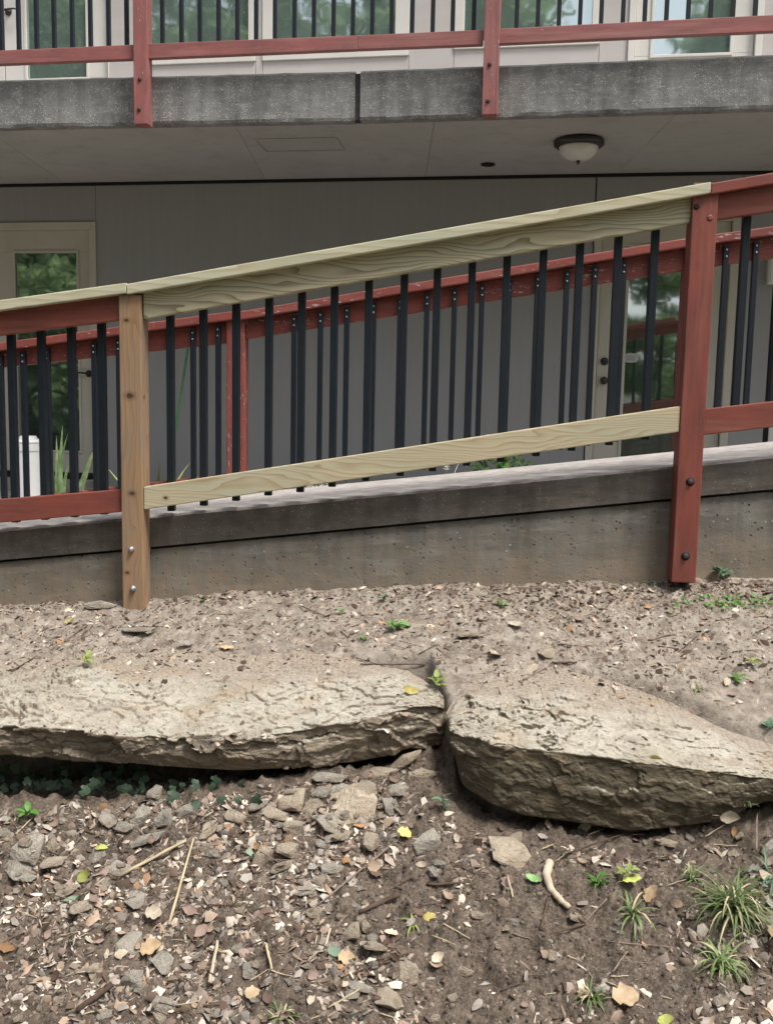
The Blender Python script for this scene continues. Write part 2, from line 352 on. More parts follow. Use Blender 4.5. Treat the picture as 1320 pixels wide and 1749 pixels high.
# ------------------------------------------------------------------ object helpers
def add_obj(name, me, mat, parent=None, loc=None, rot=None, world=None):
    if mat is not None and len(me.materials) == 0: me.materials.append(mat)
    o = bpy.data.objects.new(name, me); COL.objects.link(o)
    if world is None:
        world = Matrix.Translation(loc if loc is not None else Vector((0, 0, 0)))
        if rot is not None: world = world @ rot.to_4x4()
    if parent is not None:
        o.parent = parent; o.matrix_basis = wmat(parent).inverted() @ world
    else: o.matrix_basis = world
    return o
def wmat(o):
    m = o.matrix_basis.copy(); p = o.parent
    while p is not None: m = p.matrix_basis @ m; p = p.parent
    return m
def tag(o, label=None, cat=None, group=None, kind=None):
    if label: o['label'] = label
    if cat: o['category'] = cat
    if group: o['group'] = group
    if kind: o['kind'] = kind
    return o
def thing(name, label, cat, loc, group=None):
    o = bpy.data.objects.new(name, None); COL.objects.link(o); o.location = loc; o.empty_display_size = .1
    return tag(o, label, cat, group)
def copy_part(src, parent, world):
    c = src.copy(); COL.objects.link(c); c.parent = parent; c.matrix_basis = wmat(parent).inverted() @ world; return c
def mesh(name, v, f, smooth=False):
    me = bpy.data.meshes.new(name); me.from_pydata([tuple(p) for p in v], [], [tuple(q) for q in f]); me.update()
    if smooth: me.polygons.foreach_set('use_smooth', [True] * len(me.polygons))
    return me
def from_bm(name, bm, smooth=False):
    bmesh.ops.recalc_face_normals(bm, faces=bm.faces)
    me = bpy.data.meshes.new(name); bm.to_mesh(me); bm.free()
    if smooth: me.polygons.foreach_set('use_smooth', [True] * len(me.polygons))
    return me
def hexa(bm, P):
    """P: 8 points, bottom loop 0-3, top loop 4-7"""
    vs = [bm.verts.new(p) for p in P]
    for q in ((0, 3, 2, 1), (4, 5, 6, 7), (0, 1, 5, 4), (1, 2, 6, 5), (2, 3, 7, 6), (3, 0, 4, 7)): bm.faces.new([vs[i] for i in q])
def block(name, P, mat, parent=None, bev=.003, seg=2, uv=False, sub=0):
    """solid from 8 world corners; its own origin at corner 0, its X axis along corner 0 -> 1"""
    o0 = P[0]; X = (P[1] - P[0]); X = Vector((X.x, X.y, 0)).normalized() if abs(X.z) < 0.999 * X.length else Vector((1, 0, 0))
    Z = Vector((0, 0, 1)); Y = Z.cross(X)
    Mx = Matrix(((X.x, Y.x, 0, o0.x), (X.y, Y.y, 0, o0.y), (0, 0, 1, o0.z), (0, 0, 0, 1)))
    inv = Mx.inverted(); bm = bmesh.new(); hexa(bm, [inv @ p for p in P])
    if bev: bmesh.ops.bevel(bm, geom=bm.edges[:], offset=bev, segments=seg, affect='EDGES', profile=.6)
    return add_obj(name, from_bm(name, bm), mat, parent, world=Mx)
def wallbox(name, pl, u0, u1, z0, z1, o0, o1, mat, parent=None, bev=.002, z0b=None, z1b=None):
    """box in a vertical plane's own coordinates; z0b/z1b give other heights at its right end"""
    a0, a1 = z0, z1; b0 = z0 if z0b is None else z0b; b1 = z1 if z1b is None else z1b
    P = [pl.at(u0, a0, o0), pl.at(u1, b0, o0), pl.at(u1, b0, o1), pl.at(u0, a0, o1), pl.at(u0, a1, o0), pl.at(u1, b1, o0), pl.at(u1, b1, o1), pl.at(u0, a1, o1)]
    return block(name, P, mat, parent, bev, 1 if bev < .0025 else 2)
def grid_faces(nr, nc, off=0, closed=False):
    f = []
    for i in range(nr - 1):
        for j in range(nc - 1 + (1 if closed else 0)):
            j2 = (j + 1) % nc; a = off + i * nc
            f.append((a + j, a + j2, a + nc + j2, a + nc + j))
    return f
def tube(pts, rad, n=6, name='tube', cap=True, squash=1.0):
    v = []; f = []
    for i, p in enumerate(pts):
        d = (pts[min(i + 1, len(pts) - 1)] - pts[max(i - 1, 0)]).normalized()
        a = d.cross(Vector((0, 0, 1)));  a = a.normalized() if a.length > .1 else Vector((1, 0, 0))
        b = d.cross(a); r = rad[i] if isinstance(rad, (list, tuple)) else rad
        for k in range(n):
            t = 2 * math.pi * k / n; v.append(p + a * math.cos(t) * r + b * math.sin(t) * r * squash)
    f = grid_faces(len(pts), n, 0, True)
    if cap: f.append(tuple(range(n))[::-1]); f.append(tuple(range((len(pts) - 1) * n, len(pts) * n)))
    return v, f
def lathe(prof, n=32):
    v = []; f = grid_faces(len(prof), n, 0, True)
    for r, z in prof:
        for k in range(n): t = 2 * math.pi * k / n; v.append(Vector((r * math.cos(t), r * math.sin(t), z)))
    f.append(tuple(range(n))[::-1]); f.append(tuple(range((len(prof) - 1) * n, len(prof) * n)))
    return v, f
def interp(x, xs, ys): return float(np.interp(x, xs, ys))
def ilin(x, xs, ys):
    """linear interpolation that goes on past both ends"""
    if x < xs[0]: return ys[0] + (ys[1] - ys[0]) / (xs[1] - xs[0]) * (x - xs[0])
    if x > xs[-1]: return ys[-1] + (ys[-1] - ys[-2]) / (xs[-1] - xs[-2]) * (x - xs[-1])
    return interp(x, xs, ys)

# ================================================================== THE GROUND
PHI_N = math.radians(4.65)
NEAR = VPlane(at_y(230, 700, 3.75), PHI_N)           # front faces of the near railing's posts
WOFF = 0.092                                         # wall face just behind the posts
def bil(pts):
    A = np.array([[1, p.x, p.y, p.x * p.y] for p in pts]); b = np.array([p.z for p in pts])
    return np.linalg.lstsq(A, b, rcond=None)[0]
LIPL = [(-420, 1240), (-250, 1240), (0, 1243), (60, 1238), (100, 1240), (200, 1252), (300, 1262), (400, 1260), (500, 1250), (560, 1240), (640, 1222), (700, 1208), (766, 1207)]
BOTL = [(-420, 1285), (-250, 1290), (0, 1290), (60, 1291), (100, 1299), (200, 1303), (300, 1309), (400, 1313), (500, 1311), (600, 1302), (650, 1293), (700, 1276), (766, 1278)]
BAKL = [(-420, 1120), (0, 1118), (300, 1105), (560, 1120), (700, 1145), (766, 1185)]
LIPR = [(770, 1250), (800, 1262), (850, 1274), (900, 1282), (1000, 1292), (1080, 1303), (1150, 1311), (1200, 1317), (1250, 1322), (1320, 1330), (1450, 1345), (1600, 1360)]
BOTR = [(770, 1288), (785, 1318), (800, 1345), (850, 1374), (900, 1391), (1000, 1407), (1080, 1420), (1150, 1416), (1200, 1410), (1260, 1402), (1285, 1385), (1320, 1372), (1450, 1385), (1600, 1400)]
BAKR = [(770, 1205), (800, 1170), (860, 1150), (1000, 1140), (1100, 1160), (1200, 1200), (1280, 1245), (1350, 1270), (1450, 1290), (1600, 1305)]
def prof(T, x): return interp(x, [t[0] for t in T], [t[1] for t in T])
def ylipL(px): return interp(px, (-420, 0, 400, 700, 766), (2.84, 2.85, 2.86, 2.93, 3.0))
def ylipR(px): return interp(px, (770, 850, 1100, 1320, 1600), (2.84, 2.74, 2.66, 2.66, 2.66))
up_pts = [NEAR.px(260, 1031, WOFF), NEAR.px(1150, 990, WOFF), NEAR.px(0, 1024, WOFF), NEAR.px(1320, 984, WOFF)]
up_pts += [at_y(x, prof(LIPL, x), ylipL(x)) - Vector((0, 0, .03)) for x in (0, 250, 500)]
up_pts += [at_y(x, prof(LIPR, x), ylipR(x)) - Vector((0, 0, .03)) for x in (900, 1100, 1300)]
CU = bil(up_pts)
CL = bil([at_y(100, 1372, 2.84), at_y(1080, 1436, 2.62), at_y(100, 1749, 2.20), at_y(1250, 1749, 2.12), at_y(640, 1370, 2.8)])
_sx = [at_y(x, prof(LIPL, x), ylipL(x)) for x in (-250, 0, 300, 600, 740)] + [at_y(x, prof(LIPR, x), ylipR(x)) for x in (800, 900, 1100, 1320, 1500)]
SX = [p.x for p in _sx]; SY = [p.y for p in _sx]
XGAP = at_y(768, 1230, 2.95).x
def upz(p): return CU[0] + CU[1] * p.x + CU[2] * p.y + CU[3] * p.x * p.y
def back_pt(px, py):
    d = ray(px, py)
    for k in range(600):
        p = CAM + d * (2.6 + k * .004)
        if p.z <= upz(p) + .004: break
    return p
_bk = [back_pt(*q) for q in BAKL] + [back_pt(*q) for q in BAKR[1:]]
_bk.sort(key=lambda p: p.x); print('back', [(round(p.x, 2), round(p.y, 2)) for p in _bk], 'lip', [(round(a, 2), round(b, 2)) for a, b in zip(SX, SY)])
BKX = [p.x for p in _bk]; BKY = [p.y for p in _bk]
def ground_z(x, y):
    x = np.asarray(x, float); y = np.asarray(y, float)
    xc = np.clip(x, -1.6, 1.6)
    up = CU[0] + CU[1] * xc + CU[2] * y + CU[3] * xc * y
    up = np.where(y > 3.9, CU[0] + CU[1] * xc + CU[2] * 3.9 + CU[3] * xc * 3.9 - .3 * sstep(3.95, 4.1, y), up)
    yl = np.maximum(y, 1.9)
    lo = CL[0] + CL[1] * xc + CL[2] * yl + CL[3] * xc * yl
    lo = np.where(y < 1.9, lo - .05 * sstep(1.9, .8, y), lo)
    ys = np.interp(x, SX, SY)
    gap = np.exp(-((x - XGAP) / .038) ** 2)
    leftside = sstep(XGAP + .02, XGAP - .05, x)
    w0 = ys + .14 + .14 * leftside - gap * .2; w1 = ys + .24 + .12 * leftside - gap * .04
    hol = sstep(ys + .0, ys + .10, y) * (1 - gap) * (1 - sstep(.5, 1.2, x) )
    lo = lo - hol * (.045 + .02 * leftside) - np.maximum(y - ys - .02, 0) * .36 * hol
    t = sstep(w0, w1, y + .02 * (fbm(x * 9, y * 9, 5, 3) - .5))
    right = sstep(1.2, 1.6, x)          # the right-hand rock sinks into the bank
    t = np.maximum(t, right * sstep(ys - .35, ys + .1, y))
    z = lo * (1 - t) + up * t
    tr = np.exp(-((y - ys) / .11) ** 2) * sstep(.12, .3, x) * sstep(1.22, 1.0, x) * (1 - t); z = z - .060 * tr
    bk = np.interp(x, BKX, BKY); inside = sstep(ys - .01, ys + .05, y) * sstep(bk + .01, bk - .07, y) * (1 - np.exp(-((x - XGAP) / .13) ** 2))
    up_sink = inside * t * .055
    z = z - up_sink
    near = sstep(8, 4.6, np.abs(x)) * sstep(-3, 1, y) * sstep(5.5, 4.2, y)
    amp = .018 * t + .034 * (1 - t)
    z = z + near * (amp * (fbm(x * 5, y * 5, 11, 3) - .5) * 1.6 + (.018 + .018 * (1 - t)) * (fbm(x * 22, y * 22, 21, 3) - .5) * 1.5
                    + (.005 + .008 * (1 - t)) * (fbm(x * 75, y * 75, 31, 3) - .5) * 2)
    # a little heap of soil against the wall foot
    z = z + .02 * sstep(3.55, 3.8, y) * (fbm(x * 6, y * 3, 71, 3) - .4) * near
    far = sstep(3, 30, np.hypot(x, y)); z = z * (1 - far) + (-.8) * far
    return z
def lines(lo, hi, step, far, k):
    a = list(np.arange(lo, hi, step)); s = step
    right = []; p = a[-1]
    while p < far: s *= k; p += s; right.append(p)
    left = []; p = a[0]; s = step
    while p > -far: s *= k; p -= s; left.append(p)
    return np.array(left[::-1] + a + right)
gx = lines(-1.75, 1.75, .0085, 160, 1.16); gy = lines(1.75, 3.95, .0075, 160, 1.16)
GX, GY = np.meshgrid(gx, gy); GZ = ground_z(GX, GY)
gv = np.stack([GX.ravel(), GY.ravel(), GZ.ravel()], 1)
nr, nc = GX.shape
idx = np.arange(nr * nc).reshape(nr, nc)
gf = np.stack([idx[:-1, :-1].ravel(), idx[:-1, 1:].ravel(), idx[1:, 1:].ravel(), idx[1:, :-1].ravel()], 1)
def np_mesh(name, v, f, smooth=True):
    me = bpy.data.meshes.new(name); k = f.shape[1]
    me.vertices.add(len(v)); me.vertices.foreach_set('co', np.ascontiguousarray(v, dtype=np.float32).ravel())
    me.loops.add(f.size); me.loops.foreach_set('vertex_index', np.ascontiguousarray(f, dtype=np.int32).ravel())
    me.polygons.add(len(f)); me.polygons.foreach_set('loop_start', np.arange(0, f.size, k, dtype=np.int32))
    me.polygons.foreach_set('loop_total', np.full(len(f), k, dtype=np.int32))
    me.update(calc_edges=True); me.validate()
    if smooth: me.polygons.foreach_set('use_smooth', [True] * len(me.polygons))
    return me
gm = np_mesh('ground', gv, gf)
ysg = np.interp(GX, SX, SY)
dry = sstep(ysg - .02, ysg + .28, GY)
at = gm.attributes.new('dry', 'FLOAT', 'POINT'); at.data.foreach_set('value', dry.ravel().astype(np.float32))
ground = add_obj('ground', gm, M['soil']); tag(ground, 'bare brown soil bank stepping down from the wall', kind='structure')

# ------------------------------------------------------------------ the two rock ledges
def make_ledge(name, label, LIP, BOT, BAK, ylip, x0, x1, ns, mat, under, facein, seed, topamp, faceamp, endw):
    rows = []
    for i in range(ns):
        px = x0 + (x1 - x0) * i / (ns - 1)
        L = at_y(px, prof(LIP, px), ylip(px)); Fp = at_y(px, prof(BOT, px), ylip(px) + facein)
        B = back_pt(px, prof(BAK, px))
        B.y = max(B.y, L.y + .05)
        x = L.x; B.x = x; Fp.x = x
        B0 = Vector((x, B.y + .02, B.z - .10))
        mid = B.lerp(L, .55) + Vector((0, 0, .012)); pre = B.lerp(L, .9) + Vector((0, 0, .006))
        face1 = L.lerp(Fp, .5) + Vector((0, -.012, 0))
        Uu = Vector((x, Fp.y + under, Fp.z + .005)); U2 = Vector((x, B.y, Fp.z + .02))
        poly = [B0, B, mid, pre, L, face1, Fp, Uu, U2]
        cnt = [4, 74, 66, 24, 40, 40, 30, 10, 8]
        pts = []
        for k in range(len(poly)):
            a, b = poly[k], poly[(k + 1) % len(poly)]
            for j in range(cnt[k]): pts.append(a.lerp(b, j / cnt[k]))
        P = np.array([tuple(p) for p in pts])
        for _ in range(7): P = .5 * P + .25 * (np.roll(P, 1, 0) + np.roll(P, -1, 0))
        c = P.mean(0)
        dl = min(abs(i) / (ns - 1), abs(ns - 1 - i) / (ns - 1)) * abs(rows_len(LIP, ylip, x0, x1))
        if dl < endw: s = .35 + .65 * math.sqrt(max(0, 1 - (1 - dl / endw) ** 2)); P = c + (P - c) * np.array([1, .5 + .5 * s, s])
        rows.append(P)
    V = np.stack(rows, 0)                                     # ns x np x 3
    n1 = np.roll(V, -1, 1) - np.roll(V, 1, 1); n0 = np.gradient(V, axis=0)
    N = np.cross(n0, n1); N /= np.linalg.norm(N, axis=2, keepdims=True) + 1e-9
    cen = V.mean(1, keepdims=True)
    if ((V - cen) * N).sum() < 0: N = -N
    X, Y, Z = V[..., 0], V[..., 1], V[..., 2]
    topm = sstep(.3, .8, N[..., 2]); facem = sstep(.6, .1, N[..., 2]) * sstep(-.8, -.3, N[..., 2])
    w = .5 * (fbm(X * 2.1, Y * 2.1 + Z * 2, seed, 3) - .5)
    wx = (fbm(X * 14, Y * 14 + Z * 9, seed + 50, 4, .6) - .5) * .10; wy = (fbm(X * 14 + 7, Y * 14 + Z * 9, seed + 60, 4, .6) - .5) * .10
    A = fbm(X * 3.6 + w, Y * 5.5 + w, seed + 1, 5, .55)
    k = 8.0; st = A * k; fr = st - np.floor(st); led = (np.floor(st) + sstep(.38, .47, fr)) / k    # thin broken sheets
    ph, pe = plates((X + wx) * 7.5, (Y + wy) * 10.5, seed + 70, .9)
    ph2, pe2 = plates((X + wx * .8) * 20, (Y + wy * .8) * 30, seed + 80, 1.0)
    fh, fe = plates((X + wx) * 7 + (Z) * 5, (Z + wy * .6 + .10 * X) * 17, seed + 90, 1.1)
    ph3, pe3 = plates((X + wx * .5) * 42, (Y + wy * .5) * 52, seed + 120, 1.2)
    fh2, fe2 = plates((X + wx) * 16 - Z * 9, (Z + wy * .5) * 42, seed + 95, 1.0)
    B5 = fbm(X * 6, Z * 9 + Y * 3, seed + 4, 4)
    rough = sstep(.35, .6, fbm(X * 2.3, Y * 3.1, seed + 33, 2))
    D = topm * (topamp * 2.6 * (led - .5) + topamp * (.35 + .5 * rough) * (ph - .5) + topamp * (.22 + .55 * rough) * (ph2 - .5) + .014 * (fbm(X * 30, Y * 36, seed + 5, 4, .6) - .5))
    D = D + topm * topamp * (.06 + .22 * rough) * (ph3 - .5)
    D = D + facem * (faceamp * 1.5 * (fh - .5) + faceamp * .7 * (fh2 - .5) + faceamp * 1.6 * (B5 - .5) + .009 * (fbm(X * 34, Z * 44 + X * 9, seed + 6, 4, .6) - .5))
    D = D + .03 * (fbm(X * 1.9, Y * 2.2 + Z * 3, seed + 7, 3) - .5)
    c1 = np.abs(fbm(X * 3.0 + 5, Y * 6 + w * 2, seed + 12, 4, .6) - .5); crack = topm * sstep(.010, .002, c1) * sstep(.50, .58, fbm(X * 2.5, Y * 3, seed + 15, 2))
    c2 = np.abs(fbm(X * 7.0 + 9, Y * 13 + w * 4, seed + 22, 4, .6) - .5); crk2 = topm * sstep(.02, .006, c2) * sstep(.50, .58, fbm(X * 4, Y * 5, seed + 25, 2))
    D = D - .016 * crack - topamp * .16 * crk2
    # soil washed over the back half of the top
    tb = (Y - V[:, :, 1].min(1, keepdims=True)) / (np.ptp(V[:, :, 1], axis=1)[:, None] + 1e-6)
    so_ = topm * sstep(.42, .78, tb + .6 * (fbm(X * 5, Y * 7, seed + 40, 4) - .5)) * .85
    D = D * (1 - .8 * so_)
    V2 = V + N * D[..., None]
    ns_, npn = V.shape[:2]
    c0 = np.repeat(V2[:1].mean(1, keepdims=True), npn, 1); c1_ = np.repeat(V2[-1:].mean(1, keepdims=True), npn, 1)
    V3_ = np.concatenate([c0, V2, c1_], 0); verts = V3_.reshape(-1, 3)
    i0 = np.arange((ns_ + 2) * npn).reshape(ns_ + 2, npn)
    a = i0[:-1]; b = i0[1:]; a2 = np.roll(a, -1, 1); b2 = np.roll(b, -1, 1)
    q = np.stack([a.ravel(), a2.ravel(), b2.ravel(), b.ravel()], 1)
    o3 = Vector(tuple(verts.mean(0)))
    me = np_mesh(name, verts - np.array(o3), q)
    bm = bmesh.new(); bm.from_mesh(me); bmesh.ops.recalc_face_normals(bm, faces=bm.faces); bm.to_mesh(me); bm.free()
    so_ = np.concatenate([so_[:1], so_, so_[-1:]], 0).ravel()
    at = me.attributes.new('soil', 'FLOAT', 'POINT'); at.data.foreach_set('value', so_.astype(np.float32))
    o = add_obj(name, me, mat, loc=o3); tag(o, label, 'rock'); return o
def rows_len(LIP, ylip, x0, x1): return (at_y(x1, prof(LIP, x1), ylip(x1)).x - at_y(x0, prof(LIP, x0), ylip(x0)).x)
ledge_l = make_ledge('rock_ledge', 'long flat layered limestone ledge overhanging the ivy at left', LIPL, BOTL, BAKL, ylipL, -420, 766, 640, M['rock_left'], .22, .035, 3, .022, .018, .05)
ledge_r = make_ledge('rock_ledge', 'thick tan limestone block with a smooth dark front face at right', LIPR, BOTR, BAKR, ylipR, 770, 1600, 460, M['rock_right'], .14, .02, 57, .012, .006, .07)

# ------------------------------------------------------------------ surface lookup
def bvh_of(objs):
    vs = []; fs = []
    for o in objs:
        m = wmat(o); off = len(vs); vs += [m @ v.co for v in o.data.vertices]
        fs += [tuple(i + off for i in p.vertices) for p in o.data.polygons]
    return BVHTree.FromPolygons(vs, fs)
SURF = bvh_of([ground, ledge_l, ledge_r])
ROCKS = bvh_of([ledge_l, ledge_r])
def drop(x, y):
    h = SURF.ray_cast(Vector((x, y, 1.5)), Vector((0, 0, -1)))
    return h[0], h[1]
def pick(px, py):
    h = SURF.ray_cast(CAM, ray(px, py)); return h[0], h[1]
def proj(p):
    q = p - CAM; z = q.dot(Fw); return 660 + F_PX * q.dot(RT) / z, 874.5 - F_PX * q.dot(UP) / z

# ================================================================== THE BUILDING
ZC = 2.44
_a = on_z(0, 315, ZC); _b = on_z(1320, 292, ZC)
WP = VPlane(Vector((_a.x, _a.y, 0)), math.atan2(_a.y - _b.y, _b.x - _a.x))
def wu(px, py): return WP.uv(WP.px(px, py))[0]
def wz(px, py): return WP.px(px, py).z
ZS = 2.42                                            # underside of the slab's front lip
s0, s1, s2 = on_z(0, 219, ZS), on_z(610, 207.5, ZS), on_z(1320, 186, ZS)
BL = VPlane(s0, math.atan2(s0.y - s1.y, s1.x - s0.x)); BR = VPlane(s1, math.atan2(s1.y - s2.y, s2.x - s1.x))
ZT = (BL.px(300, 131).z + BR.px(900, 106).z + BL.px(0, 140).z + BR.px(1320, 91).z) / 4
EXT = 3.0
sL = s0 - BL.u * EXT; sR = s2 + BR.u * EXT
bld = thing('building', 'two storey taupe building behind the ramp with a concrete balcony slab', 'building', WP.at(2.5, 0, 0))
def V3(p, z): return Vector((p.x, p.y, z))
def slabseg(name, A, B, na, nb, z0, z1, o0, o1, mat, bev=.004):
    """o1 None: back to the building's wall"""
    def back(p, n, o):
        if o is not None: return p + n * o
        q = p + n * .1; t = (WP.P - Vector((p.x, p.y, 0))).dot(WP.n) / n.dot(WP.n); return p + n * (t - .002)
    P = [V3(back(A, na, o0), z0), V3(back(B, nb, o0), z0), V3(back(B, nb, o1), z0), V3(back(A, na, o1), z0)]
    P += [V3(p, z1) for p in P[:4]]
    return block(name, P, mat, bld, bev)
nm = (BL.n + BR.n).normalized()
def jag(o):    # worn arrises: jitter the long edges of the fascia a little
    me = o.data
    bm = bmesh.new(); bm.from_mesh(me)
    bmesh.ops.subdivide_edges(bm, edges=[e for e in bm.edges if e.calc_length() > 1.0], cuts=160, use_grid_fill=True)
    for v in bm.verts:
        k = float(fbm(v.co.x * 14, v.co.z * 3 + v.co.y * 3, 77, 3)) - .5
        v.co.y += k * .007; v.co.z += (float(fbm(v.co.x * 11, v.co.y * 9 + 3, 78, 3)) - .5) * .012
    bm.to_mesh(me); bm.free()
g = .016
def slab_piece(A, B, n):
    L = (B - A).length; k = max(2, int(L / .03)); vs = []
    for i in range(k + 1):
        p = A.lerp(B, i / k); t = (WP.P - Vector((p.x, p.y, 0))).dot(WP.n) / n.dot(WP.n) - .002
        j = [(float(fbm(p.x * 9, q * 3.1, 77, 4)) - .5) for q in range(8)]
        sec = [(.004 + j[0] * .010, ZS + .004 + j[1] * .014), (-.001 + j[2] * .008, ZS + .022 + j[1] * .01), (j[3] * .005, ZS + .12), (j[4] * .005, ZT - .10), (.0 + j[5] * .007, ZT - .012 + j[6] * .008), (.010 + j[7] * .006, ZT + j[6] * .006), (.10, ZT), (t, ZT), (t, ZS + .06), (.082, ZS + .06), (.078, ZS + .006)]
        vs += [p + n * o + Vector((0, 0, z - p.z)) - A for (o, z) in sec]
    f = grid_faces(k + 1, 11, 0, True); f += [tuple(range(11)), tuple(range(k * 11, k * 11 + 11))]
    bm = bmesh.new(); bv = [bm.verts.new(v) for v in vs]
    for q in f: bm.faces.new([bv[i] for i in q])
    add_obj('balcony_slab', from_bm('balcony_slab', bm), M['fascia'], bld, loc=A)
slab_piece(sL, s1 - BL.u * g, BL.n); slab_piece(s1 + BR.u * g, sR, BR.n)
slabseg('joint_filler', s1 - BL.u * (g - .001), s1 + BR.u * (g - .001), BL.n, BR.n, ZS + .008, ZT - .012, .009, .074, M['patch'], .004)
def deck_front(u): return None
# soffit boards
def front_at(px):
    d = ray(px, 200); 
    for (A, B) in ((sL, s1), (s1, sR)):
        den = d.x * (B.y - A.y) - d.y * (B.x - A.x)
        t = (A.x * (B.y - A.y) - A.y * (B.x - A.x)) / den
        p = Vector((d.x * t, d.y * t, 0))
        if (p - V3(A, 0)).dot(V3(B, 0) - V3(A, 0)) >= -1e-6 and (p - V3(B, 0)).dot(V3(A, 0) - V3(B, 0)) >= -1e-6: return p, (BL if A is sL else BR)
    return V3(sL if px < 660 else sR, 0), BL
cuts = [(-2.3, None), (-.9, None), (.32, None), (1.6, None), (3.1, None), (4.2, None)]
cx = [sL.x + .05, -2.6, -.98, .24, 1.62, sR.x - .05]
def frontline(x):
    if x < s1.x: t = (x - sL.x) / (s1.x - sL.x); return sL.lerp(s1, t)
    t = (x - s1.x) / (sR.x - s1.x); return s1.lerp(sR, t)
def wallline(x): t = (x - WP.P.x) / WP.u.x; return WP.P + WP.u * t
for i in range(5):
    a, b = cx[i] + .0012, cx[i + 1] - .0012
    xs_ = [a] + ([s1.x] if a < s1.x < b else []) + [b]
    bm = bmesh.new(); pr = []
    for x in xs_:
        f = frontline(x) + Vector((0, .095, 0)); w = wallline(x + .0) + Vector((0, -.001, 0))
        pr.append([bm.verts.new(V3(f, ZC)), bm.verts.new(V3(w, ZC)), bm.verts.new(V3(w, ZC + .025)), bm.verts.new(V3(f, ZC + .025))])
    for j in range(len(pr) - 1):
        for k in range(4): bm.faces.new([pr[j][k], pr[j + 1][k], pr[j + 1][(k + 1) % 4], pr[j][(k + 1) % 4]])
    bm.faces.new(pr[0]); bm.faces.new(pr[-1][::-1])
    add_obj('soffit_panel', from_bm('soffit_panel', bm), M['soffit'], bld)
# a service hatch in the soffit and a small round cut-out
h0, h1 = on_z(432, 237, ZC), on_z(572, 234, ZC); hd = BL.n * .30
for (A, B, wv) in ((h0, h1, BL.n * .012), (h0 + hd, h1 + hd, BL.n * .012), (h0, h0 + hd, BL.u * .012), (h1, h1 + hd, BL.u * .012)):
    P = [V3(A, ZC - .006), V3(B, ZC - .006), V3(B + wv, ZC - .006), V3(A + wv, ZC - .006)]; P += [V3(p, ZC - .0005) for p in P]
    block('hatch_trim', P, M['soffit'], bld, .001, 1)
hc = on_z(833, 280, ZC)
v, f = lathe([(.050, -.001), (.050, -.008), (.042, -.010), (.036, -.004), (.0, -.003)], 24)
add_obj('vent_ring', mesh('vent_ring', v, f), M['gapblack'], bld, loc=hc)
# black seal where soffit meets wall
wallbox('black_trim', WP, -3, 9.5, ZC - .024, ZC - .001, -.018, -.003, M['gapblack'], bld, .002)

# ---- walls as panels round the openings
Z2 = ZT + 2.45
uL0, uL1 = wu(-4, 600), wu(157, 600)                 # left lower door leaf
uR0, uR1 = wu(1018, 620), wu(1236, 620)              # right lower door leaf
uE0 = wu(1312, 600)                                  # opening at the right edge
FW = .055
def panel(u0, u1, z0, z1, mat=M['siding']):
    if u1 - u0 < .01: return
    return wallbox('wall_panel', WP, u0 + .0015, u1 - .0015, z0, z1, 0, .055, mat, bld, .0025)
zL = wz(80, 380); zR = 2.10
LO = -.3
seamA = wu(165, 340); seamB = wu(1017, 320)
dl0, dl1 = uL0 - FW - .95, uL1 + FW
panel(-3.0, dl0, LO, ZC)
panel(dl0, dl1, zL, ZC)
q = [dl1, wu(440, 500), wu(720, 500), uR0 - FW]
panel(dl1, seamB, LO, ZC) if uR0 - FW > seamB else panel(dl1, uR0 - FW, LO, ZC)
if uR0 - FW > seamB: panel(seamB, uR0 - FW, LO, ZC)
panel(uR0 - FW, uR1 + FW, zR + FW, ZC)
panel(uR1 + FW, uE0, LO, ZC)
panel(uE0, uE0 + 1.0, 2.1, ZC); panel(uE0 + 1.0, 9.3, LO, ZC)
wallbox('wall_core', WP, -3.0, 9.3, LO, ZC - .001, .13, .30, M['gapblack'], bld, 0)
# ---- doors and windows
def ring(name, pl, ou0, ou1, oz0, oz1, iu0, iu1, iz0, iz1, o0, o1, mat, parent, bev=.003):
    bm = bmesh.new(); org = pl.at(ou0, oz0, o0)
    X, Y = pl.u, pl.n; Mx = Matrix(((X.x, Y.x, 0, org.x), (X.y, Y.y, 0, org.y), (0, 0, 1, org.z), (0, 0, 0, 1))); inv = Mx.inverted()
    for (a, b, c, d) in ((ou0, ou1, iz1, oz1), (ou0, ou1, oz0, iz0), (ou0, iu0, iz0, iz1), (iu1, ou1, iz0, iz1)):
        if b - a < .001 or d - c < .001: continue
        P = [pl.at(a, c, o0), pl.at(b, c, o0), pl.at(b, c, o1), pl.at(a, c, o1), pl.at(a, d, o0), pl.at(b, d, o0), pl.at(b, d, o1), pl.at(a, d, o1)]
        hexa(bm, [inv @ p for p in P])
    bmesh.ops.bevel(bm, geom=bm.edges[:], offset=bev, segments=1, affect='EDGES')
    return add_obj(name, from_bm(name, bm), mat, parent, world=Mx)
def lever(pl, u, z, o, parent, flip=1, name='door_handle'):
    v, f = lathe([(.028, 0), (.028, .008), (.012, .012), (.012, .045), (.0, .046)], 20)
    P0 = [Vector((0, 0, .04)), Vector((.03 * flip, .004, .045)), Vector((.07 * flip, .006, .045)), Vector((.11 * flip, -.002, .043))]
    v2, f2 = tube(P0, [.009, .008, .007, .005], 8); k = len(v); v += v2; f += [tuple(i + k for i in t) for t in f2]
    c = pl.at(u, z, o); Nn = -pl.n; X = pl.u; Y = Nn.cross(X)
    Mx = Matrix(((X.x, Y.x, Nn.x, c.x), (X.y, Y.y, Nn.y, c.y), (X.z, Y.z, Nn.z, c.z), (0, 0, 0, 1)))
    return add_obj(name, mesh(name, v, f, True), M['bronze'], parent, world=Mx)
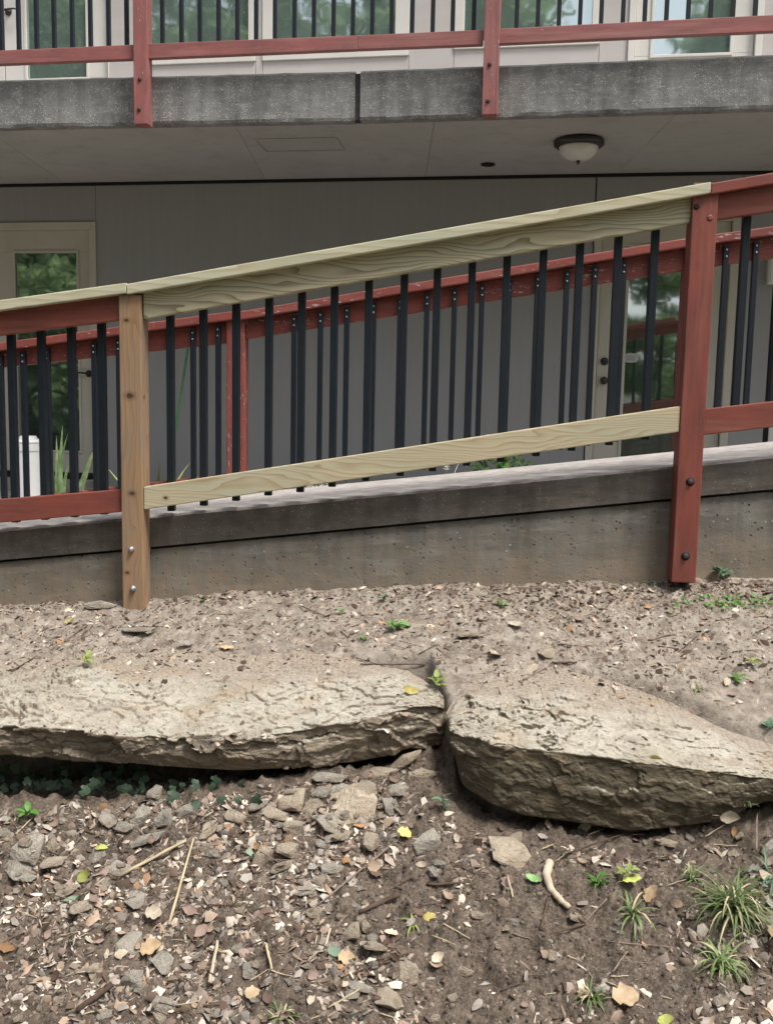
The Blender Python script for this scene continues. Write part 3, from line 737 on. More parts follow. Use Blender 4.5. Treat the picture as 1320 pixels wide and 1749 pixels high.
def knob(pl, u, z, o, parent, r=.028, depth=.02, name='deadbolt', mat='bronze'):
    v, f = lathe([(r, 0), (r, depth * .4), (r * .8, depth * .6), (r * .82, depth), (r * .6, depth * 1.15), (0.0, depth * 1.2)], 20)
    c = pl.at(u, z, o); Nn = -pl.n; X = pl.u; Y = Nn.cross(X)
    Mx = Matrix(((X.x, Y.x, Nn.x, c.x), (X.y, Y.y, Nn.y, c.y), (X.z, Y.z, Nn.z, c.z), (0, 0, 0, 1)))
    return add_obj(name, mesh(name, v, f, True), M[mat], parent, world=Mx)
def door(u0, u1, z0, z1, gu0, gu1, gz0, gz1, trim, glass, label=None):
    """leaf in its opening, with a bead round the pane"""
    d = ring('door', WP, u0 + .004, u1 - .004, z0, z1, gu0, gu1, gz0, gz1, .028, .070, trim, bld)
    if label: d['label'] = label
    ring('glazing_bead', WP, gu0 - .014, gu1 + .014, gz0 - .014, gz1 + .014, gu0 + .006, gu1 - .006, gz0 + .006, gz1 - .006, .018, .0275, trim, d, .002)
    wallbox('glass_pane', WP, gu0 + .001, gu1 - .001, gz0 + .001, gz1 - .001, .040, .046, glass, d, 0)
    return d
def casing(u0, u1, z0, z1, w, trim, bottom=.0, name='door_frame'):
    return ring(name, WP, u0 - w, u1 + w, z0 - bottom, z1 + w, u0, u1, z0 if bottom else z0 - .0005, z1, -.016, .054, trim, bld)
# lower left: a pair of leaves, the right one in view
gz0, gz1 = wz(110, 771), wz(80, 430)
dz1 = zL - FW
dA = door(uL0, uL1, .13, dz1, wu(26, 600), wu(133, 600), gz0, gz1, M['trim'], M['glass'])
lever(WP, wu(150, 638), wz(150, 638), .028, dA, -1)
dB = door(uL0 - .93, uL0, .13, dz1, uL0 - .82, uL0 - .13, gz0, gz1, M['trim'], M['glass'])
casing(uL0 - .93, uL1, .10, dz1, FW, M['trim'])
wallbox('threshold', WP, uL0 - .93, uL1 + .0, .085, .128, -.05, .10, M['gapblack'], bld, .003)
wallbox('door_step', WP, uL0 - .98, uL1 + .06, -.1, .084, -.26, .054, M['paver'], bld, .006)
# lower right
gr0, gr1 = wu(1066, 620), wu(1194, 620)
dC = door(uR0, uR1, .05, zR, gr0, gr1, .32, zR - .17, M['trim'], M['glass'])
knob(WP, wu(1032, 617), wz(1032, 617), .028, dC)
knob(WP, wu(1031, 650), wz(1031, 650), .028, dC, .028, .045, 'door_knob')
c_ = WP.at(wu(1078, 611), wz(1078, 611), .0385)
v = []; 
for k in range(28):
    t = 2 * math.pi * k / 28; v.append(Vector((.050 * math.copysign(abs(math.cos(t)) ** .6, math.cos(t)), 0, .034 * math.copysign(abs(math.sin(t)) ** .7, math.sin(t)))))
f = [tuple(range(28))]
for zz in (.014, .0, -.014):
    k = len(v); v += [Vector((-.034, -.0006, zz - .003)), Vector((.034, -.0006, zz - .003)), Vector((.034, -.0006, zz + .003)), Vector((-.034, -.0006, zz + .003))]; f.append((k, k + 1, k + 2, k + 3))
me = mesh('oval_sticker', v, f); me.materials.append(M['sticker']); me.materials.append(mat_plain('faded_print', (.22, .24, .23), .5, .1, 9, 0))
for p in me.polygons[1:]: p.material_index = 1
X, Y = WP.u, WP.n
add_obj('oval_sticker', me, None, dC, world=Matrix(((X.x, Y.x, 0, c_.x), (X.y, Y.y, 0, c_.y), (0, 0, 1, c_.z), (0, 0, 0, 1))))
casing(uR0, uR1, .02, zR, FW, M['trim'])
# right edge: the start of another opening
ring('window_frame', WP, uE0, uE0 + .98, .0, 2.09, uE0 + .035, uE0 + .945, .04, 2.05, -.004, .06, M['gapblack'], bld)
wd = ring('window', WP, uE0 + .037, uE0 + .943, .042, 2.048, uE0 + .12, uE0 + .86, .16, 1.75, .012, .05, M['trim_up'], bld)
wallbox('glass_pane', WP, uE0 + .121, uE0 + .859, .161, 1.749, .028, .034, M['glass'], wd, 0)
# ---- upper storey
def upx(px, y=60): return wu(px, y)
UPD = [('door', 4, 186, 42, 146, 133), ('window', 240, 437, 254, 425, 97), ('window', 449, 699, 467, 675, 88), ('window', 776, 1024, 792, 1010, 68), ('door', 1084, 1290, 1115, 1250, 91)]
wallbox('wall_core', WP, -3.0, 9.3, ZT - .2, Z2 - .001, .13, .30, M['gapblack'], bld, 0)
ztop = ZT + 2.10
edges = []
for (kind, a, b, ga, gb, gyb) in UPD:
    u0, u1 = upx(a, 50), upx(b, 50); g0, g1 = upx(ga, 50), upx(gb, 50)
    zb = wz((ga + gb) / 2, gyb)
    if kind == 'door':
        lab = None
        d = door(u0, u1, ZT + .03, ztop, g0, g1, zb, ztop - .16, M['trim_up'], M['glass_up'])
        edges.append((u0 - .05, u1 + (.05 if a > 500 else .002), ZT))
        if a < 500:
            e = door(u0 - .86, u0, ZT + .03, ztop, u0 - .72, u0 - .10, zb, ztop - .16, M['trim_up'], M['glass_up'])
            lever(WP, upx(12, 18), wz(12, 18), .028, d, 1)
            ring('door_frame', WP, u0 - .91, u1 + .002, ZT + .001, ztop + .05, u0 - .86, u1, ZT + .0015, ztop, -.016, .054, M['trim_up'], bld)
            edges[-1] = (u0 - .91, u1 + .002, ZT)
        else:
            casing(u0, u1, ZT + .001, ztop, .045, M['trim_up']); edges[-1] = (u0 - .045, u1 + .045, ZT)
    else:
        d = ring('window', WP, u0, u1, zb - .05, ztop - .1, g0, g1, zb, ztop - .16, -.014, .060, M['trim_up'], bld)
        wallbox('glass_pane', WP, g0 + .001, g1 - .001, zb + .001, ztop - .161, .026, .032, M['glass_up'], d, 0)
        edges.append((u0, u1, zb - .05))
cur = -3.0
for (a, b, zb) in edges:
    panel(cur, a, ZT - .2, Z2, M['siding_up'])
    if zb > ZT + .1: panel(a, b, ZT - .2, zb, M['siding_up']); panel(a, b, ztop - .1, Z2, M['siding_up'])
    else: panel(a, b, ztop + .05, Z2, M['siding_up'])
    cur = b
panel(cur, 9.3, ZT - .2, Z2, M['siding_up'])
wallbox('roof', WP, -3.3, 9.6, Z2 + .001, Z2 + .22, -.35, 4, M['patch'], bld, .01)
wallbox('rear_wall', WP, -2.98, 9.28, LO, Z2 - .002, 3.7, 3.9, M['siding'], bld, .01)
for uu in (-2.99, 9.1): wallbox('side_wall', WP, uu, uu + .18, LO, Z2 - .002, .31, 3.69, M['siding'], bld, .01)

# ---- balcony railing
brail = thing('balcony_railing', 'worn pale red balcony railing bolted to the face of the upper slab', 'railing', V3(s1, ZS))
def bpl(px): return BL if px < 610 else BR
def railblock(name, pl, p0, p1, off0, off1, mat, parent, endpx=None, bev=.004):
    """p = (px, ytop, ybottom) at both ends, on the front face of the board"""
    a = pl.px(p0[0], p0[1], off0); b = pl.px(p1[0], p1[1], off0); c = pl.px(p0[0], p0[2], off0); d = pl.px(p1[0], p1[2], off0)
    ua, za = pl.uv(a); ub, zb = pl.uv(b); zc = pl.uv(c)[1]; zd = pl.uv(d)[1]
    return wallbox(name, pl, ua, ub, zc, za, off0, off1, mat, parent, bev, zd, zb)
PW = .086
posts_up = [(229, 212, BL), (823, 196, BR), (-420, 224, BL), (1440, 176, BR)]
PU = []
ZR = ZT + .93
for (px, yb, pl) in posts_up:
    u = pl.uv(pl.px(px, yb - 20, -.088))[0]; zb = pl.px(px, yb, -.088).z
    p = wallbox('post', pl, u, u + PW, zb, ZR, -.088, -.002, M['red_upv'], brail, .004)
    if px == 229: p['label'] = 'red balcony post with white chipped paint at its foot'
    PU.append((u, pl))
    if 0 < px < 1320:
        for (bx, by) in ((px + 10 if px < 600 else px + 13, 135.5 if px < 600 else 110), (px + 9 if px < 600 else px + 10, 187 if px < 600 else 172.5)):
            uu, zz = pl.uv(pl.px(bx, by, -.088)); knob(pl, uu, zz, -.0885, p, .0125, .006, 'bolt', 'rust')
for (p0, p1, pl) in (((-410, 104, 126), (228, 76, 101), BL), ((253, 74.5, 100), (611, 60, 84.5), BL), ((611, 60, 84.5), (825, 50.5, 76), BR), ((849, 49, 75), (1438, 19, 48), BR)):
    o = railblock('bottom_rail', pl, p0, p1, -.060, -.022, M['red_up'], brail)
    u0, u1 = pl.uv(pl.px(p0[0], p0[1], -.06))[0], pl.uv(pl.px(p1[0], p1[1], -.06))[0]
    wallbox('top_rail', pl, u0, u1, ZR - .14, ZR - .001, -.060, -.022, M['red_up'], brail, .004)
    wallbox('handrail', pl, u0 - (.09 if p0[0] != 611 else 0), u1, ZR + .001, ZR + .039, -.10, .04, M['red_up'], brail, .004)
bx_up = [-150, -118, -88, -58, -28, 2, 31.5, 62, 92, 123, 154, 185, 216, 277, 309.5, 341, 373, 405, 437, 469, 502.5, 535.5, 569, 602, 635, 668, 703, 738, 772, 808, 881, 917, 953, 989, 1025, 1062, 1099, 1136, 1173, 1211, 1249, 1287, 1326, 1366, 1406]
bal = None
for x in bx_up:
    pl = bpl(x); u, z = pl.uv(pl.px(x, 60, -.02)); zb = pl.px(x, ilin(x, (0, 228, 611, 825, 1320), (108, 102, 85.5, 77, 54.5)), -.02).z
    if bal is None: bal = wallbox('baluster', pl, u - .012, u + .012, zb, ZR - .01, -.021, .003, M['metal'], brail, .002)
    else: wallbox('baluster', pl, u - .012, u + .012, zb, ZR - .01, -.021, .003, M['metal'], brail, .002)

# ---- ceiling light
lc = on_z(988, 248, ZC - .03); lr = 41.0 * (lc.y) / F_PX
cl = thing('ceiling_light', 'round frosted dome ceiling light with a dark rim under the balcony', 'lamp', V3(lc, ZC))
v, f = lathe([(lr * .96, -.0005), (lr, -.012), (lr, -.030), (lr * .86, -.046), (lr * .80, -.046), (lr * .78, -.020), (0, -.019)], 40)
add_obj('rim', mesh('rim', v, f, True), M['bronze'], cl, loc=V3(lc, ZC))
rb = lr * .79; pr = [(rb, -.040)]
for k in range(1, 13):
    a = k / 12 * math.pi / 2; pr.append((rb * math.cos(a) ** .8 if k < 12 else .004, -.040 - .085 * math.sin(a)))
v, f = lathe(pr, 40); add_obj('lamp_shade', mesh('lamp_shade', v, f, True), M['bowl'], cl, loc=V3(lc, ZC))
v, f = lathe([(.006, -.122), (.013, -.127), (.011, -.135), (.005, -.141), (.008, -.146), (0, -.150)], 16)
add_obj('finial', mesh('finial', v, f, True), M['bronze'], cl, loc=V3(lc, ZC))
# ---- utility box at the right edge
bx = thing('utility_box', 'small pale grey utility box on the taupe wall at the right edge', 'utility box', WP.at(wu(1340, 465), wz(1340, 487), -.01))
ub0 = wu(1308, 465)
wallbox('box_body', WP, ub0, ub0 + .26, wz(1310, 487), wz(1310, 430), -.07, -.001, M['trim_up'], bx, .006)
wallbox('box_cover', WP, ub0 + .012, ub0 + .248, wz(1310, 484), wz(1310, 433), -.078, -.0705, M['trim_up'], bx, .003)

# ================================================================== THE RAMP
XS = [-420, 0, 265, 660, 1150, 1320, 1750]
TOPY = [948, 911, 886.5, 850, 802.5, 785.5, 742]
GRVY = [996, 959, 936, 899.5, 854, 838.5, 797]
BASY = [1050, 1040, 1045, 1030, 1010, 1005, 990]
FARO = WOFF + .73
RAMP = []
for i, x in enumerate(XS):
    u, zt = NEAR.uv(NEAR.px(x, TOPY[i], WOFF - .012)); zg = NEAR.px(x, GRVY[i], WOFF - .012).z; zb = NEAR.px(x, BASY[i], WOFF).z
    RAMP.append((u, zt + .017, zg, zb))
def rtop(u): return interp(u, [r[0] for r in RAMP], [r[1] for r in RAMP])
ramp = thing('concrete_ramp', 'sloping concrete walkway with a dark weathered edge beam above its retaining wall', 'ramp', NEAR.at(0, 0, WOFF))
ND = 420
us = np.linspace(RAMP[0][0], RAMP[-1][0], ND)
def prof_mesh(secf, name, mat):
    v = []; uvv = []
    for u in us:
        s = secf(u); n_ = len(s)
        for (o, z, h) in s: v.append(NEAR.at(u, z, o) - NEAR.at(0, 0, 0)); uvv.append((u, h))
    f = grid_faces(ND, n_, 0, True); f.append(tuple(range(n_))[::-1]); f.append(tuple(range((ND - 1) * n_, ND * n_)))
    me = mesh(name, v, f); l = me.uv_layers.new(name='UVMap')
    for lp in me.loops: l.data[lp.index].uv = uvv[lp.vertex_index]
    bm = bmesh.new(); bm.from_mesh(me); bmesh.ops.recalc_face_normals(bm, faces=bm.faces); bm.to_mesh(me); bm.free()
    X, Y = NEAR.u, NEAR.n
    W_ = Matrix(((X.x, Y.x, 0, NEAR.P.x), (X.y, Y.y, 0, NEAR.P.y), (0, 0, 1, 0), (0, 0, 0, 1)))
    me.transform(W_.to_3x3().to_4x4().inverted())
    return add_obj(name, me, mat, ramp, world=W_)
def rp(u, k): return interp(u, [r[0] for r in RAMP], [r[k] for r in RAMP])
def nz(u, s, a): return (float(fbm(u * 9, s * 3.3, 41, 4)) - .5) * a
def sec_beam(u):
    zt, zg = rp(u, 1), rp(u, 2); o = WOFF - .012
    s = [(o, zg + .006, 1)]
    for t in (.15, .3, .5, .7, .85): s.append((o + nz(u, t + 1, .007), zg + .006 + (zt - .020 - zg - .006) * t, 1))
    s += [(o + .001 + nz(u, 2, .004), zt - .012 + nz(u * 3, 5, .006), 1), (o + .006 + nz(u * 2, 3, .004), zt - .004 + nz(u * 2, 4, .004), 1), (o + .014 + nz(u, 6, .004), zt + nz(u, 7, .002), 1), (o + .2, zt, 1), (FARO, zt, 1), (FARO, zg, 1), (WOFF + .05, zg, 1), (WOFF + .05, zg + .006, 1)]
    return s
def sec_wall(u):
    zg, zb = rp(u, 2), rp(u, 3)
    s = []
    for t in (0, .12, .25, .4, .55, .7, .85, .97): z = zb - .12 + (zg - .008 - zb + .12) * t; s.append((WOFF + nz(u, t * 3 + 9, .009) + (.004 if t > .9 else 0), z, z - zb - .02))
    s += [(WOFF + .006, zg - .006, .4), (WOFF + .049, zg - .006, .4), (WOFF + .049, zg - .001, .4), (FARO - .004, zg - .001, .4), (FARO - .004, zb - .3, 0), (WOFF + .02, zb - .3, 0)]
    return s
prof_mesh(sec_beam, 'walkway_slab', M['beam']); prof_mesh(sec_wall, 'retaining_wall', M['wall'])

# patio behind the ramp
P = []
for z in (-.06, 0.0):
    P += [V3(NEAR.at(-5, 0, FARO + .006), z), V3(NEAR.at(7, 0, FARO + .006), z), V3(WP.at(9, 0, -.30), z), V3(WP.at(-2.9, 0, -.30), z)]
pat = block('patio', P, M['paver'], None, .005); tag(pat, 'grey patio between the ramp and the building', kind='structure')

# ================================================================== THE NEAR RAILING
nr_ = thing('ramp_railing', 'near ramp railing with new unpainted pine rails between two posts', 'railing', NEAR.at(1.1, 0.0, .04))
NP = .089
uPL = NEAR.uv(NEAR.px(209.5, 1000))[0]; uPR = NEAR.uv(NEAR.px(1153.5, 860))[0]
zPLb = NEAR.px(215, 1044).z - .03; zPLt = NEAR.px(208, 503).z
zPRb = NEAR.px(1150, 995).z; zPRt = NEAR.px(1190, 326).z
post1 = wallbox('post', NEAR, uPL, uPL + NP, zPLb, zPLt, 0, NP, M['post_wood'], nr_, .005); post1['label'] = 'unpainted brown wood post with knots and two galvanised bolts'
post2 = wallbox('post', NEAR, uPR, uPR + NP + .003, zPRb, zPRt + .03, 0, NP, M['red_postv'], nr_, .005); post2['label'] = 'dark red painted post bolted to the wall'
for (x, y) in ((225, 938), (228, 1005)):
    u, z = NEAR.uv(NEAR.px(x, y)); knob(NEAR, u, z, -.0005, post1, .0125, .009, 'bolt', 'galv'); knob(NEAR, u, z, -.008, post1, .007, .007, 'nut', 'galv')
for (x, y) in ((1178, 823), (1170, 950)):
    u, z = NEAR.uv(NEAR.px(x, y))
    knob(NEAR, u, z, -.0005, post2, .0165, .001, 'bolt_recess', 'gapblack'); knob(NEAR, u, z, -.0015, post2, .0105, .007, 'bolt', 'rust')
for (x, y) in ((1189, 353), (1212, 372)):
    u, z = NEAR.uv(NEAR.px(x, y)); knob(NEAR, u, z, -.0005, post2, .011, .0015, 'nail_hole', 'gapblack' if x < 1200 else 'red_post')
def seg_u(px, py): return NEAR.uv(NEAR.px(px, py))[0]
xL, xR = -330, 1620
zend = NEAR.px(xL, 560).z
wallbox('post', NEAR, seg_u(xL, 700) - NP, seg_u(xL, 700) - .002, NEAR.px(xL, 1060).z, NEAR.px(xL, 566).z, 0, NP, M['red_postv'], nr_, .005)
wallbox('post', NEAR, seg_u(xR, 700) + .002, seg_u(xR, 700) + NP, NEAR.px(xR, 960).z, NEAR.px(xR, 262).z, 0, NP, M['red_postv'], nr_, .005)
def nrail(name, pts, o0, o1, mat, u0=None, u1=None, thick=None, label=None, bev=.004):
    """straight board on the near plane; pts = two (x, ytop, ybottom); u0/u1 cut its ends"""
    A = [NEAR.px(pts[0][0], pts[0][1], o0), NEAR.px(pts[1][0], pts[1][1], o0)]
    ua, za = NEAR.uv(A[0]); ub, zb = NEAR.uv(A[1])
    if thick is None: zc = NEAR.px(pts[0][0], pts[0][2], o0).z; zd = NEAR.px(pts[1][0], pts[1][2], o0).z; ta, tb = za - zc, zb - zd
    else: ta = tb = thick
    U0 = ua if u0 is None else u0; U1 = ub if u1 is None else u1
    def zt(u): return za + (zb - za) * (u - ua) / (ub - ua)
    def th(u): return ta + (tb - ta) * (u - ua) / (ub - ua)
    o = wallbox(name, NEAR, U0, U1, zt(U0) - th(U0), zt(U0), o0, o1, mat, nr_, bev, zt(U1) - th(U1), zt(U1))
    if label: o['label'] = label
    return o
um = uPL + NP * .42; ue = seg_u(1212, 320)
CAPO = -.016
nrail('handrail', ((0, 512.5, 0), (214, 483, 0)), CAPO, .125, M['pine_cap'], seg_u(xL, 540), um - .001, .040, 'new pale pine handrail board')
nrail('handrail', ((222, 484, 0), (1201, 312.5, 0)), CAPO, .125, M['pine_cap'], um + .001, ue - .001, .040, 'new pale pine handrail board')
nrail('handrail', ((1212, 313, 0), (1320, 294.5, 0)), CAPO + .004, .123, M['red_post'], ue + .001, seg_u(xR, 300), .040, 'dark red handrail board')
RO = .018
nrail('top_rail', ((0, 530, 572.5), (198, 503, 547.5)), RO, RO + .038, M['red_post'], seg_u(xL, 540), uPL - .001)
nrail('top_rail', ((245, 499.5, 545), (1175, 339, 381.5)), RO, RO + .038, M['pine_rail'], uPL + NP + .004, uPR - .001, None, 'new pine board with wavy grain')
nrail('top_rail', ((1222, 333, 376), (1320, 316, 361)), RO, RO + .038, M['red_post'], uPR + NP + .004, seg_u(xR, 300))
nrail('bottom_rail', ((0, 853, 893), (205, 836.5, 875)), RO, RO + .038, M['red_post'], seg_u(xL, 870), uPL - .001)
nrail('bottom_rail', ((250, 831, 870), (1160, 694, 738)), .006, .044, M['pine_low'], uPL + NP - .010 + .012, uPR - .001, None, 'new pine lower rail with fine grain')
nrail('bottom_rail', ((1207, 698, 743), (1320, 685.5, 730)), RO, RO + .038, M['red_post'], uPR + NP + .004, seg_u(xR, 690))
BO = RO + .0385
nb = [(-86, 590), (-34, 584), (17, 577), (69, 567), (120, 560), (172, 553)]
nb += [(x, interp(x, (245, 1175), (545, 382))) for x in (290, 346, 403, 459, 515.5, 571.5, 630, 690, 747.5, 807, 866, 928, 991, 1057, 1119.5)]
nb += [(1277, 367), (1341, 358), (1406, 348), (1472, 338), (1540, 330)]
for (x, yt) in nb:
    u, z = NEAR.uv(NEAR.px(x, yt + 4, BO))
    if x < 230: yb = ilin(x, (0, 205), (893, 875)) + 1
    elif x < 1180: yb = ilin(x, (250, 1160), (870, 738)) + 7 + (x % 3)
    else: yb = ilin(x, (1207, 1320), (743, 730)) + 1
    zb = NEAR.px(x, yb, BO).z
    tw = random.uniform(-.0015, .0015)
    wallbox('baluster', NEAR, u - .0145 + tw, u + .0145 + tw, zb, z + .085, BO, BO + .029, M['metal'], nr_, .003)

# ================================================================== THE FAR RAILING
FO = WOFF + .765                                    # front face of its rails
fr_ = thing('ramp_railing', 'far ramp railing all painted worn red, standing behind the pine railing', 'railing', NEAR.at(1.1, 0, FO))
def fpx(x, y, o=0.0): return NEAR.uv(NEAR.px(x, y, FO + o))
FC = [(-420, 641), (0, 585), (200, 558), (425, 529.5), (880, 453), (1172, 406.5), (1320, 386), (1620, 345)]
FB = [(-420, 680), (0, 628), (200, 606.5), (425, 578.5), (880, 507), (1160, 463), (1320, 440.5), (1620, 398)]
fcx = [p[0] for p in FC]; fcy = [p[1] for p in FC]; fbx = [p[0] for p in FB]; fby = [p[1] for p in FB]
fp = [(-300, ), (389, ), (1157, ), (1560, )]
fu = []
for (x,) in fp:
    u = fpx(x, 640)[0]; zt = NEAR.px(x + 15, interp(x + 15, fcx, fcy) + 14, FO).z
    fu.append(u)
    wallbox('post', NEAR, u, u + NP, rtop(u) - .35, zt, FO - .026, FO + .063, M['red_farv'], fr_, .005)
segs = [(0, 1), (1, 2), (2, 3)]
xs_f = [-300, 389, 1157, 1560]
for (i, j) in segs:
    xa, xb = xs_f[i], xs_f[j]
    ua, ub = fu[i], fu[j]
    def yl(T, x): return interp(x, [t[0] for t in T], [t[1] for t in T])
    sa, sb_ = (0, 200) if i == 0 else ((440, 1172) if i == 1 else (1222, 1320))
    ca, cb = fpx(sa, yl(FC, sa), -.045), fpx(sb_, yl(FC, sb_), -.045)
    def zc(u): return ca[1] + (cb[1] - ca[1]) * (u - ca[0]) / (cb[0] - ca[0])
    ra, rb_ = fpx(sa, yl(FB, sa)), fpx(sb_, yl(FB, sb_))
    def zr(u): return ra[1] + (rb_[1] - ra[1]) * (u - ra[0]) / (rb_[0] - ra[0])
    c0, c1 = (ua + .04 if i else ua), (ub + .039)
    wallbox('handrail', NEAR, c0, c1, zc(c0) - .040, zc(c0), FO - .045, FO + .09, M['red_far'], fr_, .005, zc(c1) - .040, zc(c1))
    r0, r1 = ua + NP + .001, ub - .001
    wallbox('top_rail', NEAR, r0, r1, zr(r0), zc(r0) - .041, FO, FO + .038, M['red_far'], fr_, .004, zr(r1), zc(r1) - .041)
    dd = .775 if i == 0 else .79
    wallbox('bottom_rail', NEAR, r0, r1, zc(r0) - dd - .089, zc(r0) - dd, FO, FO + .038, M['red_far'], fr_, .004, zc(r1) - dd - .089, zc(r1) - dd)
    L = {0: [-258, -214, -170, -126, -83, -41, 0, 39, 80, 120, 160, 202, 245, 288, 329, 372], 1: [457, 502, 547, 592, 638, 683, 729, 776, 823, 870, 918, 968, 1016, 1065, 1113], 2: [1240, 1291, 1343, 1396, 1450, 1504]}[i]
    for x in L:
        u = fpx(x, yl(FC, x) + 40, -.025)[0]
        b = wallbox('baluster', NEAR, u - .0125, u + .0125, zc(u) - dd - .095, zc(u) - .055, FO - .0255, FO - .0005, M['metal'], fr_, .0028)
        for dz in (.075, .105):
            knob(NEAR, u, zc(u) - dz, FO - .026, b, .0045, .003, 'screw', 'galv')
# ================================================================== THINGS ON THE PATIO
wb_p = at_y(50, 800, 6.85); wb_p.z = 0
wb = thing('waste_bin', 'tall white lidded plastic bin behind the balusters at lower left', 'bin', wb_p)
r_ = 25.0 * wb_p.y / F_PX
hb = at_y(50, 749, wb_p.y).z
v, f = lathe([(r_ * .80, 0), (r_ * .88, .004), (r_ * 1.0, hb * .80), (r_ * 1.06, hb * .81), (r_ * 1.08, hb * .93), (r_ * .98, hb * .935), (0, hb * .93)], 36)
add_obj('bin_body', mesh('bin_body', v, f, False), M['white'], wb, loc=wb_p)
v, f = lathe([(r_ * 1.10, hb * .936), (r_ * 1.12, hb * .955), (r_ * 1.0, hb * .985), (r_ * .62, hb * 1.0), (r_ * .55, hb * 1.035), (r_ * .5, hb * 1.045), (0, hb * 1.045)], 36)
add_obj('lid', mesh('lid', v, f, False), M['white'], wb, loc=wb_p)
# green stake leaning on the wall
a = at_y(326, 566, 6.80); b0 = at_y(301, 727, 6.62); dd = (b0 - a); b1 = a + dd * ((a.z - .0) / (a.z - b0.z))
v, f = tube([a - a, (b1 - a) * .5, b1 - a], .0085, 8)
st = thing('garden_stake', 'thin green garden stake leaning against the taupe wall', 'stake', V3(b1, 0))
add_obj('stake_rod', mesh('stake_rod', v, f, True), M['stake'], st, loc=a)
for t in (.25, .5, .75):
    v, f = lathe([(.0085, -.006), (.0115, -.004), (.0115, .004), (.0085, .006)], 8)
    add_obj('stake_node', mesh('stake_node', v, f, True), M['stake'], st, loc=a.lerp(b1, t))

# ------------------------------------------------------------------ plants
def blade(L, w, az, el, curve, n=6, wave=0.0, base=Vector((0, 0, 0))):
    """a leaf blade: keeled strip; returns verts, faces"""
    v = []; f = []; p = base.copy(); th = el
    side = Vector((-math.sin(az), math.cos(az), 0))
    for i in range(n + 1):
        t = i / n; ww = w * (1 - t ** 2.2) * (.55 + .45 * min(1, t * 4)) + .0004
        fwd = Vector((math.cos(az) * math.cos(th), math.sin(az) * math.cos(th), math.sin(th)))
        nn = Vector((-math.cos(az) * math.sin(th), -math.sin(az) * math.sin(th), math.cos(th)))
        v += [p - side * ww, p - nn * ww * .35, p + side * ww]
        if i < n:
            a = 3 * i; f += [(a, a + 1, a + 4, a + 3), (a + 1, a + 2, a + 5, a + 4)]
        p = p + fwd * (L / n); th -= curve / n * (1 + t)
    return v, f
def merge(items):
    V = []; Fc = []
    for v, f in items: k = len(V); V += v; Fc += [tuple(i + k for i in q) for q in f]
    return V, Fc
def tuft(name, label, cat, p, n, L, w, mat, spread=1.0, seed=0, el=(35, 85), curve=(.6, 2.2), dead=0):
    r = random.Random(seed); it = []
    for k in range(n):
        az = r.uniform(0, 2 * math.pi); e = math.radians(r.uniform(*el))
        it.append(blade(L * r.uniform(.45, 1.1), w * r.uniform(.7, 1.2), az, e, r.uniform(*curve), 7, base=Vector((r.gauss(0, .12) * L * spread * .6, r.gauss(0, .12) * L * spread * .6, 0))))
    v, f = merge(it); me = mesh(name, v, f, True); me.materials.append(mat)
    if dead:
        me.materials.append(M['stick']); 
        for k, p_ in enumerate(me.polygons):
            if (k // 14) % dead == 0: p_.material_index = 1
    o = add_obj(name, me, None, loc=p - Vector((0, 0, .003))); tag(o, label, cat); return o
def leafshape(L, W, n=5, curl=.25, fold=.25, lobes=0.0, r=random, jag=.0):
    """an ovate leaf lying in XY, stem towards -X"""
    v = []; f = []
    rows = n
    for i in range(rows + 1):
        t = i / rows; x = (t - .5) * L
        w = W * (math.sin(math.pi * t ** .8) ** .75 if 0 < t < 1 else 0.0) * .5
        w *= 1 + lobes * math.sin(t * 17) + r.uniform(-jag, jag)
        z = curl * L * ((t - .5) ** 2) * 1.6; zz = fold * w
        wl = w * (1 + r.uniform(-jag, jag))
        v += [Vector((x, -wl, z + zz + r.uniform(-1, 1) * jag * W * .3)), Vector((x, 0, z)), Vector((x, w, z + zz + r.uniform(-1, 1) * jag * W * .3))]
    for i in range(rows):
        a = 3 * i; f += [(a, a + 3, a + 4, a + 1), (a + 1, a + 4, a + 5, a + 2)]
    return v, f
def put(vs, M4): return [M4 @ p for p in vs]
def orient(n, yaw, tilt=0.0, tiltdir=0.0):
    n = n.normalized(); x = Vector((math.cos(yaw), math.sin(yaw), 0)); x = (x - n * x.dot(n)).normalized(); y = n.cross(x)
    m = Matrix(((x.x, y.x, n.x), (x.y, y.y, n.y), (x.z, y.z, n.z)))
    return m @ Matrix.Rotation(tilt, 3, Vector((math.cos(tiltdir), math.sin(tiltdir), 0)))

